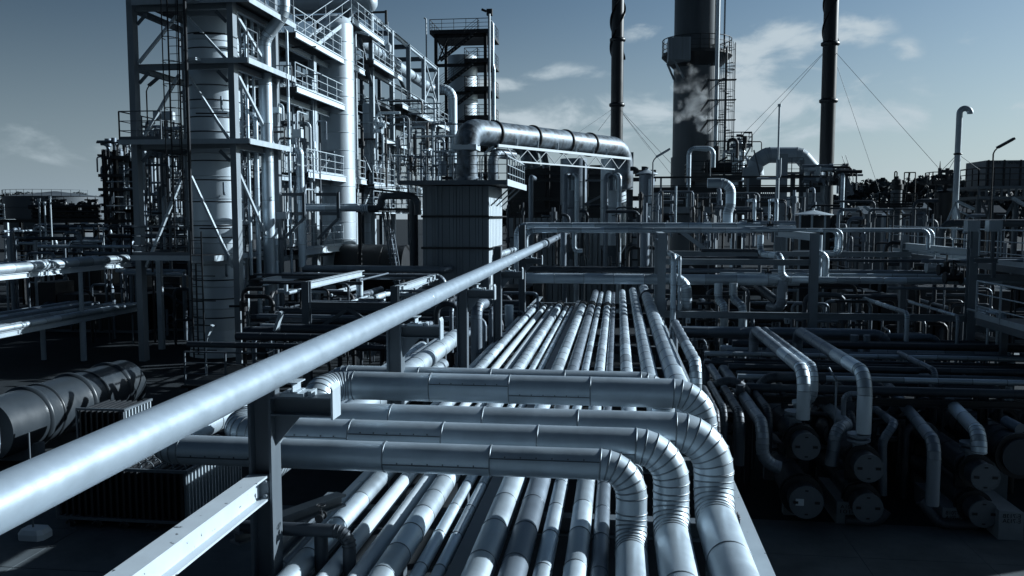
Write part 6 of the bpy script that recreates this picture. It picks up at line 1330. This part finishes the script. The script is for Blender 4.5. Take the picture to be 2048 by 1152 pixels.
# dark vessels with platforms at right
A = P(1794, 352, Y=48); t = thing('process_vessel', (A.x, 48, 0), 'dark capped vessel with hooked top pipe and platform, left of the tall vent', 'vessel')
b = MB(); b.lathe((A.x, 48, 0), [(.33, 0), (.30, 6.0), (.28, 6.6), (.28, P(1794, 380, Y=48).z)], 24); b.build('shell', 'grey', t)
zc_ = P(1794, 379, Y=48).z; b = MB(); b.lathe((A.x, 48, zc_), [(.33, 0), (.33, .25), (.27, .3), (.25, .5), (.1, .6), (.1, .7)], 24); b.tube([Vector((A.x, 48, zc_ + .6)), Vector((A.x, 48, zc_ + .95)), Vector((A.x - .12, 48, zc_ + .95)), Vector((A.x - .12, 48, zc_ + .4))], .035, 8, .08, None, 4, 0); b.build('cap', 'dark', t)
zq = P(1794, 412, Y=48).z; b = MB(); b.box(A.x - 1.1, A.x + 1.1, 47.2, 48.8, zq - .08, zq); rails(b, [(A.x - 1.1, 48.8, zq), (A.x - 1.1, 47.2, zq), (A.x + 1.1, 47.2, zq), (A.x + 1.1, 48.8, zq)], .65, .7, .025); b.bar((A.x - 1, 47.3, zq - .1), (A.x - .2, 47.8, zq - .7), .07); b.bar((A.x + 1, 47.3, zq - .1), (A.x + .2, 47.8, zq - .7), .07); b.build('platform', 'black', t)
B0, B1 = P(1809, 345, Y=47.5), P(1830, 372, Y=47.5); b = MB(); b.line([Vector((B0.x, 47.5, zq)), Vector((B0.x, 47.5, B0.z)), Vector((B1.x, 47.5, B0.z)), Vector((B1.x, 47.5, zq))], .03, 5); b.bar((B0.x, 47.5, B1.z), (B1.x, 47.5, B1.z), .05); b.bar((B0.x + .1, 47.5, zq), (B0.x + .25, 47.5, B0.z), .08); b.build('lifting_frame', 'black', t)
A = P(1888, 382, Y=44); t = thing('process_vessel', (A.x, 44, 0), 'black vessel topped by valves and railings beside the tall vent', 'vessel')
b = MB(); b.lathe((A.x, 44, 0), [(.42, 0), (.42, A.z - .1), (.36, A.z), (.1, A.z + .05)], 28); b.build('shell', 'black', t)
zq = P(1888, 368, Y=44).z; b = MB(); b.box(A.x - .75, A.x + .45, 43.4, 44.4, zq - .05, zq); rails(b, [(A.x - .75, 44.4, zq), (A.x - .75, 43.4, zq), (A.x + .45, 43.4, zq)], .55, .35, .02); 
for px in (1856, 1871): q = P(px, 400, Y=43.6); b.bar((q.x, 43.6, 0), (q.x, 43.6, zq), .05)
b.build('platform', 'black', t)
b = MB(); q = Vector((A.x + .02, 44, A.z)); b.line([q, q + Vector((.1, 0, .35)), q + Vector((.05, 0, .7)), q + Vector((-.25, 0, .75)), q + Vector((-.25, 0, 1.1))], .09, 8); b.rod(q + Vector((-.25, 0, .95)), q + Vector((.35, 0, .95)), .08, 8); b.rod(q + Vector((-.25, 0, 1.1)), q + Vector((-.25, 0, 1.45)), .04, 6, .01); b.rod(q + Vector((.1, 0, .7)), q + Vector((.1, 0, 1.1)), .1, 8); b.build('valve_stack', 'black', t)
# container on steel legs
Yt = 44.0; A, B = P(1970, 368, Y=Yt), P(2075, 320, Y=Yt)
t = thing('container_tank', (A.x + 1, Yt, 0), 'grey box tank lettered on its front, standing on a steel frame at the right edge', 'tank')
b = MB(); b.box(A.x, B.x, Yt, Yt + 2.4, A.z - .2, B.z); b.build('box', 'grey', t)
b = MB()
for px in (1976, 2008, 2041, 2074): q = P(px, 340, Y=Yt); b.box(q.x - .04, q.x + .04, Yt - .05, Yt - .003, A.z - .2, B.z + .02)
b.build('rib', 'dark', t)
for px, s_ in ((1980, 'ESI-MA'), (2016, 'SNI-MA')):
    q0_, q1_ = P(px, 328, Y=Yt), P(px + 22, 323, Y=Yt); lettering([s_], q0_.x, q1_.x, Yt - .006, q0_.z - .02, q1_.z + .03, t, 'ink', False)
t = thing('tank_stand', (A.x + 1, Yt, 0), 'grey braced steel stand with railing under the lettered box tank', 'steel stand')
za, zb2 = P(1952, 372, Y=43).z, P(1952, 392, Y=43).z; xa, xb_ = P(1953, 400, Y=43).x, P(2080, 400, Y=43).x
for px in (1957, 1982, 2032): q = P(px, 400, Y=43.4); b = MB(); b.beam((q.x, 43.4, 0), (q.x, 43.4, zb2), .2, .2, upv=(1, 0, 0)); b.build('leg', 'grey', t)
for z in (za - .06, zb2 - .08): b = MB(); b.box(xa, xb_, 42.9, 47, z - .08, z + .06); b.build('deck', 'grey', t)
for k in range(9): x = xa + .1 + k * .33; b = MB(); b.bar((x, 43, zb2), (x, 43, za - .14), .09); b.build('stub_post', 'grey', t)
b = MB(); rails(b, [(xa + .05, 46, za), (xa + .05, 43, za), (xb_, 43, za)], .85, .62, .03, False); b.build('railing', 'dark', t)
for px0__, px1__ in ((1962, 1980), (2028, 2006)): p_, q_ = P(px0__, 402, Y=43.5), P(px1__, 440, Y=43.5); b = MB(); b.bar(p_, q_, .1); b.build('brace', 'grey', t)
p_, q_ = P(2025, 396, Y=42.5), P(2056, 414, Y=42.5); b = MB(); b.bar(p_, q_, .2, .14); b.build('outrigger', 'light', t)
# lamps
def plamp(lab, px, pyb, pyt, Y, head, yaw=0, L=.75, m_='grey', hm='light'):
    A, B = P(px, pyt, Y=Y), P(px, pyb, Y=Y); lamp(lab, (A.x, Y, 0), A.z, head, yaw, m_, hm, L)
plamp('pole lamp with white head left of the upper frame, against the sky', 1306, 380, 318, 40, (.85, .5), L=.72)
plamp('pole lamp in front of the lettered box tank', 1987, 372, 300, 36, (.86, .5), L=.7, m_='dark', hm='dark')
plamp('small bright-headed lamp before the trees, left of two', 1694, 452, 426, 46, (1, .2), L=.6, hm='white')
plamp('small lamp with bent neck before the trees, right of two', 1745, 470, 426, 40, (-.8, .6), L=.3)
plamp('tiny lamp on the railing left of the black vessel', 1858, 400, 372, 43, (-.9, .3), L=.4, m_='dark', hm='dark')
plamp('small tilted floodlight above the tank stand', 1935, 400, 384, 46, (-.7, .7), L=.35, m_='dark', hm='dark')
# sheds and low things between far right
for i, (a_, c_, t0, b0, Y, m_) in enumerate(((1730, 1762, 428, 452, 55, 'grey'), (1768, 1810, 432, 455, 58, 'dull'), (1822, 1858, 420, 452, 60, 'grey'), (1660, 1700, 430, 455, 60, 'dark'), (1925, 2010, 425, 450, 62, 'dark'))):
    A, B = P(a_, t0, Y=Y), P(c_, b0, Y=Y); t = thing('equipment_shed', ((A.x + B.x) / 2, Y, 0), ['grey gabled shed below the trees', 'dull sloped shed before the dark vessel', 'grey ribbed shed left of the black vessel', 'dark shed behind the roofed hut', 'wide dark shed under the tank stand'][i], 'shed')
    b = MB(); n = 10
    for k in range(n): x = A.x + (B.x - A.x) * k / n; b.box(x + .01, x + (B.x - A.x) / n - .01, Y - .05, Y, 0, A.z, .3 + .4 * rnd.random())
    b.box(A.x, B.x, Y + .01, Y + 3, 0, A.z); b.build('wall', m_, t)
    b = MB(); b.quadbox([(A.x - .1, Y - .15, A.z + .003), (B.x + .1, Y - .15, A.z + .003), (B.x + .1, Y + 3, A.z + .003), (A.x - .1, Y + 3, A.z + .003), (A.x - .1, Y + 1.3, A.z + .5), (B.x + .1, Y + 1.3, A.z + .5), (B.x + .1, Y + 1.6, A.z + .5), (A.x - .1, Y + 1.6, A.z + .5)]); b.build('roof', m_, t)
# ------------------------------------------------------------------ trees on the horizon
def make_tree(seed, h, r):
    rnd = random.Random(seed); root = thing('tree', (0, 0, 0), 'x', 'tree')
    b = MB(); b.rod((0, 0, 0), (0, 0, h * .55), .28, 7, .12)
    for k in range(6): an = rnd.uniform(0, 6.28); b.rod((0, 0, h * rnd.uniform(.25, .5)), (math.cos(an) * r * .6, math.sin(an) * r * .6, h * rnd.uniform(.55, .8)), .1, 5, .04)
    b.build('trunk', 'bark', root)
    b = MB(); cl = [(Vector((rnd.uniform(-.65, .65) * r, rnd.uniform(-.65, .65) * r, h * rnd.uniform(.38, .88))), r * rnd.uniform(.25, .5)) for k in range(22)]
    for c, cr in cl:
        tn = rnd.uniform(.25, .8)
        for k in range(150):
            v = Vector((rnd.gauss(0, 1), rnd.gauss(0, 1), rnd.gauss(0, .8))).normalized() * cr * rnd.uniform(.6, 1.05); p = c + v; s = rnd.uniform(.22, .6)
            a_ = Vector((rnd.gauss(0, 1), rnd.gauss(0, 1), rnd.gauss(0, 1))).normalized() * s; q = a_.cross(Vector((rnd.gauss(0, 1), rnd.gauss(0, 1), rnd.gauss(0, 1)))).normalized() * s
            n = len(b.v); b.v += [p + a_, p + q, p - a_, p - q]; b.face((n, n + 1, n + 2, n + 3), False, tn)
    b.build('crown', 'leaf', root); return root
protos = [make_tree(s, h, r) for s, h, r in ((1, 11, 4.6), (2, 10, 5.2), (3, 12.5, 4.2), (4, 9, 5.4))]
used = set(); rnd = random.Random(99)
def place_tree(k, x, y, s, lab, grp):
    src = protos[k]
    if k in used:
        o = src.copy(); col.objects.link(o)
        for c in src.children: d = c.copy(); col.objects.link(d); d.parent = o
    else: o = src; used.add(k)
    o.location = (x, y, 0); o.scale = (s, s, s); o.rotation_euler = (0, 0, rnd.uniform(0, 6.28)); o['label'] = lab; o['group'] = grp
for i in range(24):
    px = -30 + i * 13.5; y = rnd.uniform(255, 300); place_tree(i % 4, P(px, 432, Y=y).x, y, rnd.uniform(.95, 1.22), 'far tree on the left skyline behind the broad tank', 'trees on the left skyline')
for i in range(20):
    px = 1686 + i * 13.0; y = rnd.uniform(120, 165); place_tree(i % 4, P(px, 432, Y=y).x, y, (.68 if px < 1720 else .88 if px < 1800 else .92) * rnd.uniform(.88, 1.1), 'dark tree on the right skyline between the arch platform and the vessels', 'trees on the right skyline')
for i in range(16):
    px = 1700 + i * 22; y = rnd.uniform(165, 190); place_tree(i % 4, P(px, 432, Y=y).x, y, rnd.uniform(.9, 1.1), 'dark tree in the rear row of the right skyline wood', 'rear trees on the right')
for i in range(22):
    px = 980 + i * 32; y = rnd.uniform(270, 330); place_tree(i % 4, P(px, 432, Y=y).x, y, rnd.uniform(.8, 1.0), 'low distant tree glimpsed behind the plant in the centre', 'distant trees in the centre')

# ------------------------------------------------------------------ rows of dark equipment filling the plant floor
def skid(lab, x0, x1, y, h, seed, grp='dark equipment skids'):
    rnd = random.Random(seed); t = thing('equipment_skid', ((x0 + x1) / 2, y, 0), lab, 'equipment', grp)
    b = MB(); x = x0
    while x < x1 - .3:
        w_ = rnd.uniform(.8, 2.2); w_ = min(w_, x1 - x); hh = h * rnd.uniform(.55, 1); b.box(x, x + w_ * .92, y, y + rnd.uniform(1, 2.6), .12, hh, rnd.uniform(.2, .8)); x += w_
    b.build('housing', 'dark', t)
    b = MB(); b.box(x0 - .2, x1 + .2, y - .2, y + 2.8, 0, .115); b.build('base', 'conc', t)
    for k in range(int((x1 - x0) / 1.6)):
        b = MB(); xx = x0 + .5 + k * 1.6; d = rnd.uniform(.1, .3); b.tube([Vector((xx, y - .4, .1)), Vector((xx, y - .4, h * rnd.uniform(.4, .9))), Vector((xx + rnd.uniform(.5, 1.4), y - .4, h * .5))], d / 2, 8, d * 1.5, 1.2, 3, 0); b.build('suction_pipe', 'dim', t)
for i, (x0, x1, y, h) in enumerate(((3, 9, 38, 3.2), (10, 17, 38.5, 3.0), (3.5, 10, 49, 4.2), (12, 20, 48.5, 4.0), (18, 27, 43, 3.4), (22, 34, 56, 4.5), (-11, -4, 46, 3.6), (-20, -14, 50, 3.6), (-30, -24, 41, 2.6), (-33, -25, 46.5, 3.2), (-44, -34, 57, 3.4), (-40, -28, 66, 4.2), (-24, -19.8, 42, 2.6))):
    skid(['low dark equipment row behind the first right column', 'low dark equipment row behind the second right column', 'dark equipment row below the upper pipe frame', 'dark equipment row below the duct arch', 'dark equipment row at the far right behind the walkway', 'far dark equipment row below the skyline trees', 'dark equipment row beside the corrugated casing foot', 'dark equipment row under the walkway structure', 'dark equipment row behind the left pipe bridge', 'second dark equipment row behind the left pipe bridge', 'far left dark equipment row by the three slim poles', 'farthest left dark equipment row before the valve manifold', 'dark equipment row between tower and left bridge'][i], x0, x1, y, h, 300 + i)
